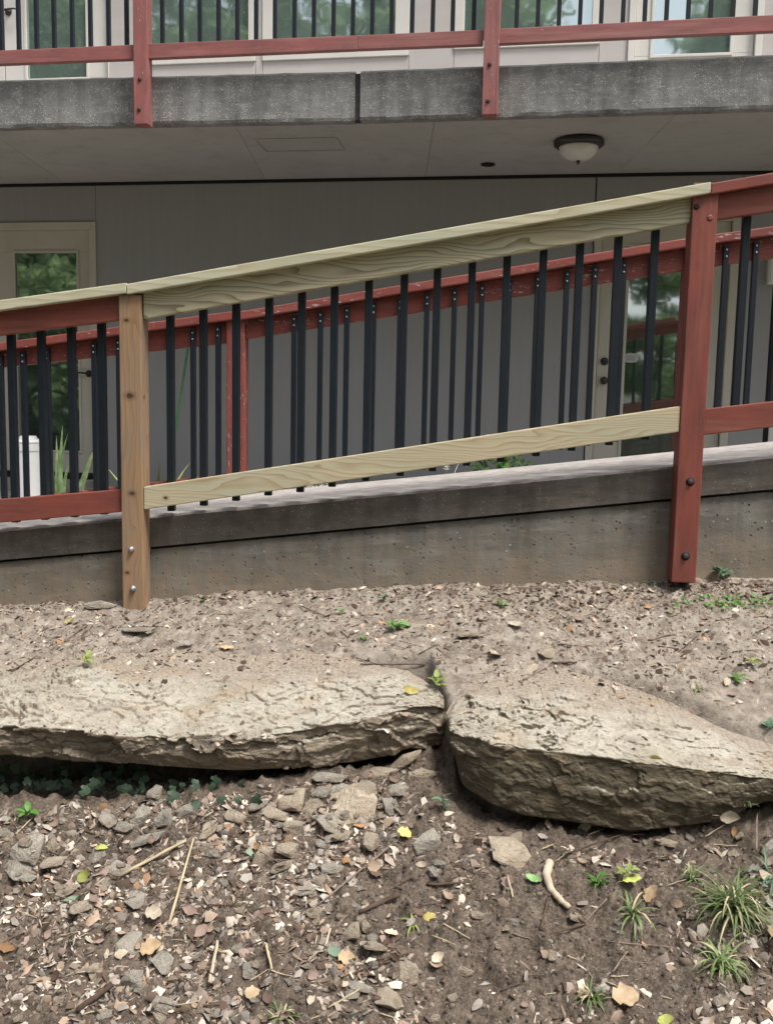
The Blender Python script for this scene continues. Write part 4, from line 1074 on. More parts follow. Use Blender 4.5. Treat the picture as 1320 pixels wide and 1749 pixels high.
TUFTS = [(1250, 1555, 110, .135, .0022, 'grass', 'large green grass clump with long arching blades at lower right', (15, 88), (.8, 2.6)),
         (1228, 1650, 60, .085, .0022, 'grass', 'medium yellow-green grass clump just below the large one', (10, 85), (1.0, 2.8)),
         (1010, 1705, 46, .055, .0016, 'grass', 'small low grass tuft left of the orange leaf near the bottom edge', (15, 80), (.6, 2.2)),
         (1082, 1560, 26, .080, .0026, 'grass', 'sparse pale green weed with a few long spreading blades', (5, 70), (.5, 2.0)),
         (1022, 1508, 34, .045, .0022, 'green', 'short bright green grass tuft above the peeled branch', (30, 85), (.4, 1.8)),
         (1180, 1500, 24, .060, .0022, 'grass', 'thin dry-tipped grass wisp left above the large clump', (15, 85), (.6, 2.0)),
         (480, 1740, 40, .050, .0018, 'grass', 'small pale grass tuft cut by the bottom edge of the photo', (30, 88), (.4, 1.6)),
         (1325, 1500, 34, .10, .003, 'bluegreen', 'blue-green grass clump at the right edge below the rock', (20, 85), (.6, 2.2)),
         (705, 1578, 16, .035, .0022, 'lime', 'tiny yellow-green sprout beside a flat brown stone', (15, 70), (.4, 1.6)),
         (1190, 1180, 14, .045, .0022, 'grass', 'thin weed on the upper bank right of the block', (20, 80), (.5, 2.0)),
         (1275, 1375, 18, .060, .0018, 'grass', 'wispy weed at the foot of the right rock', (45, 88), (.3, 1.4))]
for i, (x, y, n, L, w, m, lab, el, cv) in enumerate(TUFTS):
    p, nn = pick(x, y); tuft('grass_tuft', lab, 'grass', p, int(n * (1.7 if n > 50 else 1.05)), L * 1.25, w * 1.2, M[m], seed=i + 3, el=el, curve=cv, dead=6 if m == 'grass' else 0)

def seedling(label, px, py, n, Ls, h, mat, seed, w=.5, wt=0.0):
    r = random.Random(seed); p, nn = pick(px, py); it = []
    t = thing('seedling', label, 'plant', p)
    v, f = tube([Vector((0, 0, -.005)), Vector((r.uniform(-.004, .004), 0, h * .5)), Vector((r.uniform(-.006, .006), 0, h))], [.0016, .0013, .0008], 5)
    add_obj('stem', mesh('stem', v, f), M[mat], t, loc=p)
    for k in range(n):
        az = k * 2.4 + r.uniform(-.4, .4); hh = h * (.35 + .65 * (k + 1) / n); L = Ls * r.uniform(.7, 1.15)
        v, f = leafshape(L, L * w, 5, r.uniform(-.5, .1), .25, 0, r, .06)
        v = [q + Vector((L * .55, 0, 0)) for q in v]
        rot = (Matrix.Rotation(az, 4, 'Z') @ Matrix.Rotation(-r.uniform(-.1, .7), 4, 'Y'))
        add_obj('leaf', mesh('leaf', v, f, True), M[mat], t, world=Matrix.Translation(p + Vector((0, 0, hh))) @ rot)
SEED = [('yellow-green sprout with a yellow leaf growing in the gap behind the rocks', 745, 1180, 8, .042, .045, 'lime'),
        ('lime green seedling at the wall foot left of the brown post', 128, 1024, 7, .035, .022, 'lime'),
        ('pale lime seedling on the left bank in front of the brown post', 150, 1140, 7, .034, .035, 'lime'),
        ('bright green seedling on the bank below the middle of the wall', 675, 1076, 9, .040, .018, 'green'),
        ('pale green seedling close to the wall right of centre', 655, 1028, 6, .028, .018, 'bluegreen'),
        ('small dark green seedling at the wall foot', 856, 1036, 6, .028, .018, 'green'),
        ('tiny green sprout on the bank left of the bright green seedling', 620, 1095, 5, .020, .012, 'green'),
        ('tiny yellow-green sprout close to the wall left of centre', 584, 1050, 5, .022, .018, 'green'),
        ('blue-green plantlet on the wall foot right of the red post', 1232, 990, 8, .045, .045, 'bluegreen'),
        ('green leafy plant at the lower left under the ivy', 48, 1396, 8, .042, .02, 'green'),
        ('slender green sprout in the gap between the rocks', 755, 1388, 6, .035, .050, 'bluegreen'),
        ('pale seedling high on the left wall foot', 28, 1002, 5, .03, .05, 'bluegreen'),
        ('green seedling among the litter at the upper right', 1255, 1165, 6, .038, .02, 'green'),
        ('lime seedling among the litter above the right rock', 1285, 1140, 5, .03, .028, 'lime'),
        ('blue-green seedling at the right edge behind the rock', 1312, 1248, 5, .038, .02, 'bluegreen'),
        ('pale seedling left of the grass clumps', 1070, 1505, 6, .032, .035, 'lime'),
        ('small lime weed at the foot of the right rock', 1270, 1385, 5, .024, .02, 'lime'),
        ('small green weed in the litter at lower left centre', 432, 1468, 4, .022, .01, 'bluegreen'),
        ('small green sprout just left of the red post foot', 1108, 1000, 4, .018, .012, 'green'),
        ('tiny green sprout left of the brown post foot', 345, 1030, 5, .018, .012, 'green')]
for i, s in enumerate(SEED): seedling(*s, 100 + i)
# low creeping greenery right of the red post, one mass
r = random.Random(5); it = []
for k in range(130):
    q = pick(r.gauss(1265, 45), r.gauss(1032, 7)); 
    if q[0] is None: continue
    L = r.uniform(.009, .022); v, f = leafshape(L, L * .6, 3, -.2, .2, 0, r, .05)
    m4 = Matrix.Translation(q[0] + Vector((0, 0, r.uniform(.004, .018)))) @ orient(q[1], r.uniform(0, 6.3), r.uniform(-.6, .6), r.uniform(0, 6)).to_4x4()
    it.append((put(v, m4), f))
v, f = merge(it); o = add_obj('ground_cover', mesh('ground_cover', v, f, True), M['green']); tag(o, 'low mat of tiny green leaves at the wall foot right of the red post', 'ground cover', kind='stuff')

# ivy hanging in the hollow under the left ledge
def ivyleaf(L, r):
    n = 13; v = [Vector((0, 0, 0))]; rad = [.55, .72, .62, .86, .70, 1.0, 1.12, 1.0, .70, .86, .62, .72, .55]
    for k in range(n):
        a = -2.6 + 5.2 * k / (n - 1); q = rad[k] * L * .5
        v.append(Vector((q * math.cos(a), q * math.sin(a), .10 * L * math.cos(2 * a))))
    return v, [(0, k, k + 1) for k in range(1, n)]
def ivy(label, x0, x1, n, y0, y1, seed):
    r = random.Random(seed); c = pick((x0 + x1) / 2, (y0 + y1) / 2 + 20)[0]
    t = thing('ivy_plant', label, 'ivy', c)
    stems = []
    for k in range(n):
        x = r.uniform(x0, x1); y = y0 + (y1 - y0) * r.random() ** 1.0
        q, nn = pick(x, y)
        if q is None: continue
        d = ray(x, y); q = q - d * r.uniform(.05, .17)
        L = r.uniform(.028, .05); v, f = ivyleaf(L, r)
        nrm = (Vector((r.uniform(-.5, .5), -1, r.uniform(-.1, .7)))).normalized()
        me = mesh('leaf', v, f, True)
        add_obj('leaf', me, M['ivy'], t, world=Matrix.Translation(q) @ orient(nrm, r.uniform(0, 6.3), 0, 0).to_4x4())
        if k % 3 == 0:
            base = q + Vector((r.uniform(-.03, .03), .05, -.06)); stems.append(tube([base, base.lerp(q, .5) + Vector((.01, -.02, .01)), q], .0013, 4))
    v, f = merge(stems); add_obj('stem', mesh('stem', [p - c for p in v], f), M['ivy'], t, loc=c)
ivy('dark ivy in the hollow under the left end of the ledge', -25, 75, 30, 1306, 1350, 1)
ivy('dark ivy second from the left in the hollow under the ledge', 82, 118, 18, 1310, 1348, 2)
ivy('densest dark ivy cluster under the left ledge', 142, 250, 44, 1308, 1352, 3)
ivy('thin ivy strands at the right end of the hollow under the ledge', 285, 455, 16, 1330, 1372, 4)

# bed plants behind the ramp
def leafyplant(label, px, py, depth, n, R_, L, mat, seed, fl=0):
    r = random.Random(seed); top = at_y(px, py, depth); base = V3(top, 0); h = top.z * 1.06
    t = thing('garden_plant', label, 'plant', base)
    for k in range(n):
        a = r.uniform(0, 6.28); q = R_ * math.sqrt(r.random()); z = h * (1.02 - .35 * (q / R_) ** 2 * .6 - r.random() ** 2 * .25)
        v, f = leafshape(L * r.uniform(.7, 1.2), L * .42, 5, r.uniform(-.5, .2), .3, 0, r, .05)
        m4 = Matrix.Translation(base + Vector((q * math.cos(a), q * math.sin(a), z))) @ Matrix.Rotation(a, 4, 'Z') @ Matrix.Rotation(-r.uniform(-.5, .9), 4, 'Y')
        add_obj('leaf', mesh('leaf', v, f, True), M[mat], t, world=m4)
    for k in range(7):
        a = r.uniform(0, 6.28); tip = Vector((math.cos(a) * R_ * .7, math.sin(a) * R_ * .7, h * .9))
        v, f = tube([Vector((0, 0, 0)), tip * .5 + Vector((0, 0, h * .15)), tip], .003, 5); add_obj('stalk', mesh('stalk', v, f), M[mat], t, loc=base)
    for k in range(fl):
        a = r.uniform(0, 6.28); v, f = leafshape(.03, .026, 4, .5, .4, 0, r, .1)
        add_obj('flower', mesh('flower', v, f, True), M['dry_orange'], t, world=Matrix.Translation(base + Vector((math.cos(a) * R_ * .5 - .04, math.sin(a) * R_ * .5, h * 1.10))))
leafyplant('bright green leafy clump rising behind the ramp right of centre', 858, 774, 4.8, 150, .16, .062, 'green', 12, 3)
def bedplant(label, px, py, depth, n, L, w, mat, seed, el=(40, 85), flowers=0, fmat='flower'):
    r = random.Random(seed); top = at_y(px, py, depth); base = V3(top, 0); h = top.z
    t = thing('garden_plant', label, 'plant', base)
    for k in range(n):
        s = h / L / 1.0
        v, f = blade(h * r.uniform(1.05, 1.6), w, r.uniform(0, 6.28), math.radians(r.uniform(*el)), r.uniform(.3, 1.5), 8)
        add_obj('leaf', mesh('leaf', v, f, True), M[mat], t, loc=base + Vector((r.uniform(-.03, .03), r.uniform(-.03, .03), 0)))
    for k in range(flowers):
        a = r.uniform(0, 6.28); tip = Vector((math.cos(a) * r.uniform(.02, L), math.sin(a) * r.uniform(.02, L), h * r.uniform(.92, 1.06)))
        v, f = tube([Vector((0, 0, 0)), tip * .5 + Vector((0, 0, h * .1)), tip], .002, 4)
        add_obj('stalk', mesh('stalk', v, f), M[mat], t, loc=base)
        vv = []; ff = []
        for j in range(5):
            b = j * 1.257; vv2, f2 = leafshape(.026, .014, 3, .3, .2); m4 = Matrix.Rotation(b, 4, 'Z') @ Matrix.Rotation(-.5, 4, 'Y') @ Matrix.Translation((.014, 0, 0))
            k0 = len(vv); vv += put(vv2, m4); ff += [tuple(i + k0 for i in q) for q in f2]
        add_obj('flower', mesh('flower', vv, ff, True), M[fmat], t, loc=base + tip)

bedplant('lime green plant just right of the brown post behind the ramp', 268, 820, 4.95, 26, .1, .014, 'lime', 4, (55, 88))
bedplant('yellow-green sprig just left of the brown post behind the ramp', 198, 820, 4.95, 16, .1, .010, 'lime', 5, (60, 88))
bedplant('white flowered plant behind the middle of the ramp', 545, 832, 4.95, 10, .14, .004, 'flower', 6, (65, 88), 12)
bedplant('spindly dry plant with pale stems behind the ramp', 760, 800, 4.95, 9, .14, .0022, 'stick' if False else 'flower', 8, (50, 80), 3)
# iris by the bin
ir = thing('iris_plant', 'tall sword-leaved plant beside the white bin', 'plant', V3(at_y(102, 840, 6.2), 0))
for k, (x0, x1, yt, bend, w) in enumerate([(97, 92, 735, .3, .016), (103, 106, 733, .2, .018), (100, 112, 742, .5, .014), (95, 86, 765, .5, .012), (108, 118, 780, .5, .016), (125, 162, 764, .05, .034), (104, 112, 822, 1.6, .018), (99, 97, 750, .2, .015), (106, 101, 770, .3, .016)]):
    b = V3(at_y(x0, 845, 6.2), 0); tp = at_y(x1, yt, 6.2 - .05 * (k % 3)); d = tp - b; L = d.length
    az = math.atan2(d.y, d.x); el = math.asin(d.z / L)
    v, f = blade(L * 1.06, w, az, min(el + bend * .4, 1.55), bend, 8)
    add_obj('leaf', mesh('leaf', v, f, True), M['iris'], ir, loc=b)

# ================================================================== STONES, LEAVES AND STICKS ON THE BANK
def rockmesh(name, seed, flat=.5, sub=1, size=1.0):
    r = random.Random(seed); bm = bmesh.new()
    for k in range(15):
        d = Vector((r.gauss(0, 1), r.gauss(0, .8), r.gauss(0, 1))).normalized() * r.uniform(.8, 1.05)
        bm.verts.new(Vector((d.x * .5, d.y * .42, d.z * .5 * flat)))
    rr = bmesh.ops.convex_hull(bm, input=bm.verts[:])
    bmesh.ops.delete(bm, geom=[g for g in rr['geom_interior'] if isinstance(g, bmesh.types.BMVert)], context='VERTS')
    bmesh.ops.bevel(bm, geom=bm.edges[:], offset=.02, segments=1, affect='EDGES')
    if sub:
        bmesh.ops.subdivide_edges(bm, edges=bm.edges[:], cuts=sub, use_grid_fill=True)
        bmesh.ops.triangulate(bm, faces=bm.faces[:])
        for v in bm.verts:
            c = v.co; k = float(fbm(c.x * 5 + seed, c.y * 5 + c.z * 7, seed, 3)) - .5
            v.co = c * (1 + k * .22); v.co.z += (float(fbm(c.x * 3, c.z * 30 + c.y * 4, seed + 3, 2)) - .5) * .03
    return from_bm(name, bm, False)
STM = {}
def stone_mesh(kind, mat):
    k = (kind, mat)
    if k not in STM:
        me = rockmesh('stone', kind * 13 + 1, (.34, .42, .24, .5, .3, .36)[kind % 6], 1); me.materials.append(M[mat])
        for nm_ in ('crack', 'soil'): me.attributes.new(nm_, 'FLOAT', 'POINT')
        STM[k] = me
    return STM[k]
def place_stone(px, py, wpx, hpx, label, group=None, kind=None, mat=None, yaw=None, p=None, nn=None, size=None):
    kind = random.randrange(6) if kind is None else kind; mat = mat or random.choice(['stone_tan', 'stone_grey'])
    if p is None: p, nn = pick(px, py + hpx * .25)
    if p is None: return
    s = size or wpx * p.y / F_PX * 1.12; me = stone_mesh(kind, mat)
    o = bpy.data.objects.new('stone', me); COL.objects.link(o)
    ratio = min(1.5, max(.55, hpx / wpx * 1.9)) if wpx else 1
    m = orient((nn + Vector((0, 0, .6))).normalized(), (random.uniform(-.35, .35) if yaw is None else yaw), random.uniform(-.12, .12), random.uniform(0, 6))
    o.matrix_basis = Matrix.Translation(p + Vector((0, 0, s * .08))) @ m.to_4x4() @ Matrix.Diagonal((s, s * min(1.2, ratio), s * (.75 if ratio < 1 else .95), 1))
    tag(o, label, 'stone', group); return o
BIG = [(600, 1372, 105, 52, 'largest loose flat stone lying under the middle of the ledge', 0, 'stone_tan', .25),
       (637, 1424, 52, 66, 'upright blocky tan stone just below the largest loose stone', 3, 'stone_tan', 1.2),
       (560, 1400, 70, 34, 'squat shaded stone tucked left under the largest loose stone', 5, 'stone_grey', 0),
       (500, 1362, 62, 40, 'brownish stone left of the largest loose stone in the hollow', 1, 'stone_tan', 0),
       (676, 1346, 46, 26, 'small flat stone up against the soil by the gap', 2, 'stone_grey', -.1),
       (650, 1320, 62, 22, 'thin dark flake of rock wedged beneath the ledge near the gap', 2, 'stone_tan', .1),
       (690, 1298, 70, 24, 'broad thin slab directly under the right end of the left ledge', 4, 'stone_tan', .1),
       (183, 1395, 42, 30, 'leftmost of the grey stones below the ivy', 0, 'stone_grey', 0),
       (244, 1388, 46, 46, 'tallest of the grey stones below the ivy', 3, 'stone_grey', 1.0),
       (280, 1393, 44, 36, 'rounded grey stone right of the tallest one below the ivy', 1, 'stone_grey', .3),
       (213, 1408, 38, 20, 'low grey stone in front of the tallest one below the ivy', 4, 'stone_grey', 0),
       (265, 1350, 34, 26, 'small shaded stone at the foot of the ivy', 1, 'stone_grey', 0),
       (350, 1420, 66, 34, 'greenish tan stone in the litter right of the ivy stones', 5, 'stone_tan', .3),
       (248, 1436, 82, 24, 'long thin slab in the litter below the ivy stones', 2, 'stone_grey', -.05),
       (866, 1452, 98, 44, 'wide pale stone with a notch below the right rock', 0, 'stone_tan', -.1),
       (880, 1428, 34, 22, 'small dark stone behind the wide pale one', 1, 'stone_tan', 0),
       (734, 1434, 58, 44, 'grey-green stone right of the yellow leaf', 3, 'stone_grey', .4),
       (50, 1445, 76, 44, 'big pale stone at the left edge below the ivy', 1, 'stone_grey', 0),
       (30, 1475, 60, 40, 'pale stone at the left edge under the big one', 5, 'stone_grey', .4),
       (5, 1425, 40, 48, 'stone cut by the left edge of the photo', 3, 'stone_tan', 0),
       (165, 1455, 42, 36, 'grey stone above the lime-yellow leaf', 0, 'stone_grey', .6),
       (200, 1476, 50, 30, 'mossy grey stone right of the lime-yellow leaf', 4, 'stone_grey', .3),
       (138, 1545, 50, 34, 'flat stone carrying a mint green leaf', 2, 'stone_tan', .5),
       (228, 1532, 44, 34, 'tan stone left of the long straw', 5, 'stone_grey', .4),
       (112, 1520, 48, 24, 'low tan stone left of the flat stone with the mint leaf', 4, 'stone_tan', .4),
       (40, 1497, 50, 20, 'long low stone at the left edge', 2, 'stone_grey', .1),
       (222, 1608, 62, 40, 'pale grey lump in the litter at lower left', 1, 'stone_grey', .3),
       (280, 1640, 50, 38, 'grey-brown stone right of the pale grey lump', 0, 'stone_grey', .7),
       (165, 1650, 50, 36, 'pinkish pale stone at lower left', 5, 'stone_tan', 0),
       (226, 1668, 52, 44, 'angular flat-topped stone at lower left', 3, 'stone_grey', -.5),
       (180, 1728, 36, 36, 'pale stone at the bottom left beside the thick twig', 1, 'stone_grey', .2),
       (285, 1712, 62, 28, 'wide low stone near the bottom left', 4, 'stone_grey', 0),
       (450, 1457, 44, 40, 'pale stone with a green leaf on its left shoulder', 3, 'stone_tan', .9),
       (490, 1448, 50, 28, 'dark stone in the litter left of centre', 1, 'stone_tan', 0),
       (522, 1520, 54, 24, 'thin pale flagstone left of centre, tilted up to the right', 2, 'stone_grey', .45),
       (566, 1480, 46, 20, 'thin dark-edged stone above the thin flagstone', 4, 'stone_grey', .3),
       (548, 1500, 28, 22, 'small round tan stone between two thin stones', 1, 'stone_tan', 0),
       (534, 1557, 40, 16, 'low tan stone under the thin flagstone', 5, 'stone_tan', -.1),
       (602, 1588, 42, 26, 'rounded tan stone below the bark twig', 1, 'stone_tan', .1),
       (638, 1612, 54, 28, 'pinkish flat stone right below the rounded one', 4, 'stone_tan', .3),
       (692, 1655, 54, 36, 'angular tan stone near the bottom centre', 0, 'stone_tan', .4),
       (664, 1702, 58, 34, 'long lumpy tan stone at the bottom centre', 5, 'stone_tan', .7),
       (614, 1684, 50, 22, 'pale lilac-grey stone at the bottom centre', 2, 'stone_grey', .0),
       (790, 1656, 42, 16, 'narrow pale tan stone right of bottom centre', 4, 'stone_tan', -.15),
       (425, 1655, 34, 22, 'white-grey chip left of bottom centre', 0, 'stone_grey', 0),
       (815, 1560, 28, 14, 'small flat chip on bare soil', 4, 'stone_tan', .2),
       (1135, 1438, 44, 16, 'flat stone on the slope under the right rock', 2, 'stone_tan', -.1),
       (1262, 1425, 22, 20, 'rounded tan pebble at the right below the rock', 1, 'stone_tan', 0),
       (1250, 1456, 24, 18, 'pinkish pebble at the right above the grass', 1, 'stone_tan', 0),
       (985, 1565, 32, 22, 'squarish stone at the end of the peeled branch', 3, 'stone_tan', .4),
       (1318, 1440, 40, 60, 'stone cut by the right edge beside the rock', 3, 'stone_grey', .4),
       (235, 1078, 64, 14, 'pale flat stone half buried in front of the brown post', 2, 'stone_grey', 0),
       (170, 1034, 60, 16, 'low grey stone at the wall foot left of the brown post', 4, 'stone_grey', 0),
       (930, 1112, 40, 22, 'small brown stone on the bank above the right rock', 5, 'stone_tan', 0),
       (800, 1085, 50, 12, 'thin flat stone half buried on the upper bank', 2, 'stone_tan', 0)]
BIG += [(470, 1388, 54, 26, 'flat shard at the left end of the broken stone heap', 2, 'stone_tan', .2), (530, 1378, 60, 34, 'tilted shard in the broken stone heap left of the largest stone', 5, 'stone_tan', -.4),
        (585, 1345, 54, 24, 'thin shard above the largest loose stone', 4, 'stone_grey', .1), (625, 1345, 44, 24, 'chunky shard above right of the largest loose stone', 0, 'stone_tan', .7),
        (548, 1352, 50, 22, 'flat dark shard high in the broken stone heap', 2, 'stone_grey', -.2), (505, 1412, 46, 26, 'blocky shard at the foot of the broken stone heap', 3, 'stone_tan', .3),
        (575, 1425, 56, 26, 'low slab at the foot of the broken stone heap', 2, 'stone_tan', .1), (665, 1372, 40, 26, 'shard right of the largest loose stone', 5, 'stone_grey', -.3),
        (440, 1372, 40, 20, 'small shard at the shaded left of the stone heap', 4, 'stone_grey', .2), (400, 1392, 44, 22, 'flat shard halfway between ivy stones and stone heap', 2, 'stone_tan', 0),
        (720, 1320, 56, 18, 'thin flake standing out under the ledge by the gap', 4, 'stone_tan', .15), (560, 1330, 70, 16, 'long dark layer of stone under the middle of the ledge', 2, 'stone_grey', 0),
        (320, 1385, 40, 26, 'single grey stone right of the ivy stones', 3, 'stone_grey', .5), (90, 1470, 54, 28, 'flat pale flake between the left edge stones and the lime leaf', 2, 'stone_tan', .2),
        (100, 1440, 50, 26, 'pale flake right of the big left edge stone', 4, 'stone_tan', -.2), (480, 1480, 50, 20, 'thin pale flake left of the thin dark-edged stone', 2, 'stone_tan', .3)]
random.seed(11)
for (x, y, w, h, lab, kd, mt, yw) in BIG: place_stone(x, y, w, h, lab, None, kd, mt, yw)

# fallen leaves
LM = {}
def leaf_mesh(kind, mat):
    k = (kind, mat)
    if k not in LM:
        r = random.Random(kind * 7 + 3)
        L, Wd = 1.0, (.62, .5, .8, .42, .7, .55)[kind % 6]
        v, f = leafshape(L, Wd, 7, (.35, -.3, .15, .5, -.15, .3)[kind % 6], (.35, .15, .5, .3, -.3, .2)[kind % 6], (0, .0, .16, 0, .12, .05)[kind % 6], r, .13)
        s, sf = tube([Vector((-.5, 0, .04)), Vector((-.66, .02, .05)), Vector((-.8, .0, .02))], .012, 4)
        v, f = merge([(v, f), (s, sf)])
        me = mesh('fallen_leaf', v, f, True); me.materials.append(M[mat]); LM[k] = me
    return LM[k]
def place_leaf(p, nn, size, mat, label, group=None, kind=None, yaw=None, tilt=.35, lift=.12):
    kind = random.randrange(6) if kind is None else kind
    o = bpy.data.objects.new('fallen_leaf', leaf_mesh(kind, mat)); COL.objects.link(o)
    m = orient(nn, random.uniform(0, 6.28) if yaw is None else yaw, random.uniform(-tilt, tilt), random.uniform(0, 6))
    o.matrix_basis = Matrix.Translation(p + nn * size * lift) @ m.to_4x4() @ Matrix.Diagonal((size, size, size * .8, 1))
    return tag(o, label, 'leaf', group)
SURF_BIG = None
_stones = [o for o in COL.objects if o.name.startswith('stone')]
SURF0 = SURF; SURF = bvh_of([ground, ledge_l, ledge_r] + _stones)
LV = [(150, 1497, 34, 'dry_limeyellow', 'lime-yellow leaf lying on the litter at left', 0, .5), (690, 1428, 28, 'dry_yellow', 'yellow leaf standing out beside the grey-green stone', 2, -.6),
      (262, 1562, 32, 'dry_pale beige', 'pale curled leaf with an orange edge left of the long straw', 2, .2), (1060, 1706, 54, 'dry_orange', 'large pale orange leaf right of the small grass tuft', 2, .1),
      (912, 1503, 32, 'dry_green', 'bright green leaf left of the peeled branch', 3, -.6), (1140, 1745, 34, 'dry_limeyellow', 'bright lime leaf cut by the bottom edge', 0, 0),
      (1318, 1598, 40, 'dry_orange', 'orange leaf at the right edge beside the grass', 2, .9), (733, 1568, 26, 'dry_yellow', 'small cream-yellow leaf beside the tiny sprout', 4, 0),
      (752, 1636, 28, 'dry_pale beige', 'pale yellow-green leaf right of bottom centre', 0, .3), (126, 1536, 30, 'dry_mint', 'mint green leaf resting on a flat stone at left', 3, .4),
      (424, 1459, 20, 'dry_mint', 'mint leaf leaning on a pale stone', 0, .2), (570, 1629, 34, 'dry_mint', 'mint green leaf beside an orange-brown one at lower centre', 1, 0),
      (590, 1640, 34, 'dry_orange', 'orange-brown curled leaf at lower centre', 2, -.3), (585, 1664, 40, 'dry_pinkish brown', 'pinkish brown leaf below the curled orange one', 4, .2),
      (600, 1736, 20, 'dry_mint', 'small green leaf at the bottom centre', 3, 1.4), (432, 1698, 36, 'dry_orange', 'orange leaf left of bottom centre', 4, .1),
      (258, 1625, 40, 'dry_orange', 'torn orange leaf between two grey stones', 2, .3), (175, 1450, 24, 'dry_limeyellow', 'narrow lime leaf above the lime-yellow one', 1, 0),
      (1078, 1508, 34, 'dry_limeyellow', 'light green lobed leaf beside the sparse weed', 2, .1), (1118, 1530, 36, 'dry_orange', 'pinkish orange lobed leaf right of the sparse weed', 2, .4),
      (1240, 1388, 40, 'dry_pale beige', 'peach coloured leaf leaning on the foot of the right rock', 0, .5), (845, 1124, 30, 'dry_pale beige', 'cream leaf standing on the upper bank right of centre', 2, 1.0),
      (905, 1148, 34, 'dry_pale beige', 'pale yellow leaf on the back of the right rock', 4, .2), (690, 1068, 26, 'dry_green', 'green leaf lying on the upper bank', 1, 0),
      (880, 1071, 28, 'dry_pale beige', 'pale leaf on the upper bank below the wall', 0, 0), (388, 1108, 26, 'dry_orange', 'curled orange-brown leaf on the bank right of the brown post', 4, 0),
      (700, 1180, 34, 'dry_yellow', 'long pale yellow leaf on the back of the left ledge', 3, -.15), (1118, 1293, 22, 'dry_yellow', 'small yellow leaf on top of the right rock', 0, 0),
      (318, 1105, 34, 'dry_greyish', 'grey curled leaf on the bank in front of the brown post', 3, .4), (123, 1064, 22, 'dry_yellow', 'small yellow leaf on the bank near the wall at left', 0, 0),
      (1240, 1165, 24, 'dry_pale beige', 'cream leaf next to the green seedling at the upper right', 1, 1.2), (1310, 1505, 50, 'dry_pale beige', 'long pale leaf at the right edge', 3, -.8)]
for (x, y, w, m, lab, kd, yw) in LV:
    p, nn = pick(x, y)
    if p is not None: place_leaf(p, nn, w * p.y / F_PX * 1.0, m, lab, None, kd, yw, .5, .22)
LMK = [(b[0], b[1], s) for b, s in zip(BIG, ['largest loose flat stone', 'upright blocky stone', 'squat shaded stone', 'brownish stone in the hollow', 'flat stone by the gap', 'dark rock flake', 'thin slab under the ledge', 'leftmost stone below the ivy', 'tallest stone below the ivy', 'rounded stone below the ivy', 'low stone below the ivy', 'shaded stone at the ivy', 'greenish tan stone', 'long thin slab', 'wide notched stone', 'small dark stone', 'grey-green stone', 'big pale left edge stone', 'second left edge stone', 'cut stone at the left edge', 'stone above the lime leaf', 'mossy grey stone', 'flat stone with mint leaf', 'tan stone by the straw', 'low tan stone at left', 'long low left edge stone', 'pale grey lump', 'grey-brown stone', 'pinkish pale stone', 'angular flat-topped stone', 'bottom left pale stone', 'wide low stone', 'stone with green shoulder leaf', 'dark stone left of centre', 'tilted thin flagstone', 'thin dark-edged stone', 'round tan stone', 'low tan stone under the flagstone', 'rounded stone below the bark', 'pinkish flat stone', 'angular bottom centre stone', 'long lumpy stone', 'lilac-grey stone', 'narrow pale stone', 'white-grey chip', 'flat chip on bare soil', 'flat stone below the block', 'rounded right pebble', 'pinkish right pebble', 'squarish stone by the branch', 'cut stone at the right edge', 'half buried pale stone by the post', 'low grey wall foot stone', 'brown stone above the block', 'thin half buried stone', 'heap left end shard', 'tilted heap shard', 'thin shard above the largest stone', 'chunky shard', 'flat dark heap shard', 'blocky heap foot shard', 'low heap foot slab', 'shard beside the largest stone', 'small shaded shard', 'halfway flat shard', 'flake by the gap', 'long dark stone layer', 'single grey stone', 'flat pale flake', 'pale flake at left', 'thin pale flake'])]
LMK += [(x, y, s) for x, y, s in [(1250, 1555, 'large grass clump'), (1228, 1650, 'medium grass clump'), (1010, 1705, 'small low grass tuft'), (1082, 1560, 'sparse pale weed'), (1022, 1508, 'short bright grass tuft'), (480, 1740, 'bottom grass tuft'), (690, 1428, 'yellow leaf'), (150, 1497, 'lime-yellow leaf'), (1060, 1706, 'large orange leaf'), (945, 1520, 'peeled branch'), (310, 1515, 'long straw'), (128, 1024, 'lime wall foot seedling'), (150, 1140, 'pale lime seedling'), (675, 1076, 'bright green seedling'), (655, 1028, 'pale seedling by the wall'), (856, 1036, 'dark green seedling'), (620, 1095, 'tiny green sprout'), (584, 1050, 'tiny yellow-green sprout'), (1232, 990, 'blue-green plantlet'), (1255, 1165, 'upper right seedling'), (745, 1180, 'sprout in the gap'), (236, 1045, 'brown post foot'), (1168, 998, 'red post foot'), (845, 1124, 'standing cream leaf'), (388, 1108, 'curled orange leaf'), (965, 1134, 'brown twig on the bank'), (670, 1139, 'straight twig by the gap'), (40, 1140, 'dark twig on the left bank'), (1265, 1032, 'low green mat'), (480, 1060, 'bare bank between the posts'), (1000, 1050, 'bank left of the red post'), (1100, 1150, 'bank above the block'), (850, 1640, 'bare soil at lower centre'), (900, 1720, 'bare soil at the bottom'), (1130, 1700, 'bare soil by the orange leaf')]]
USED = {}
def where(head, x, y):
    c = sorted(LMK, key=lambda l: (l[0] - x) ** 2 + (1.4 * (l[1] - y)) ** 2)
    out = None
    for (lx, ly, s) in c[:10]:
        dx, dy = x - lx, y - ly; d = math.hypot(dx, dy)
        a = math.degrees(math.atan2(-dy, dx)) % 360
        dr = ['right of', 'above right of', 'above', 'above left of', 'left of', 'below left of', 'below', 'below right of'][int((a + 22.5) // 45) % 8]
        q = 'close ' if d < 32 else ('' if d < 70 else 'well ')
        lab = head + ' ' + q + dr + ' the ' + s
        if out is None: out = lab
        if lab not in USED: out = lab; break
    USED[out] = 1
    return out
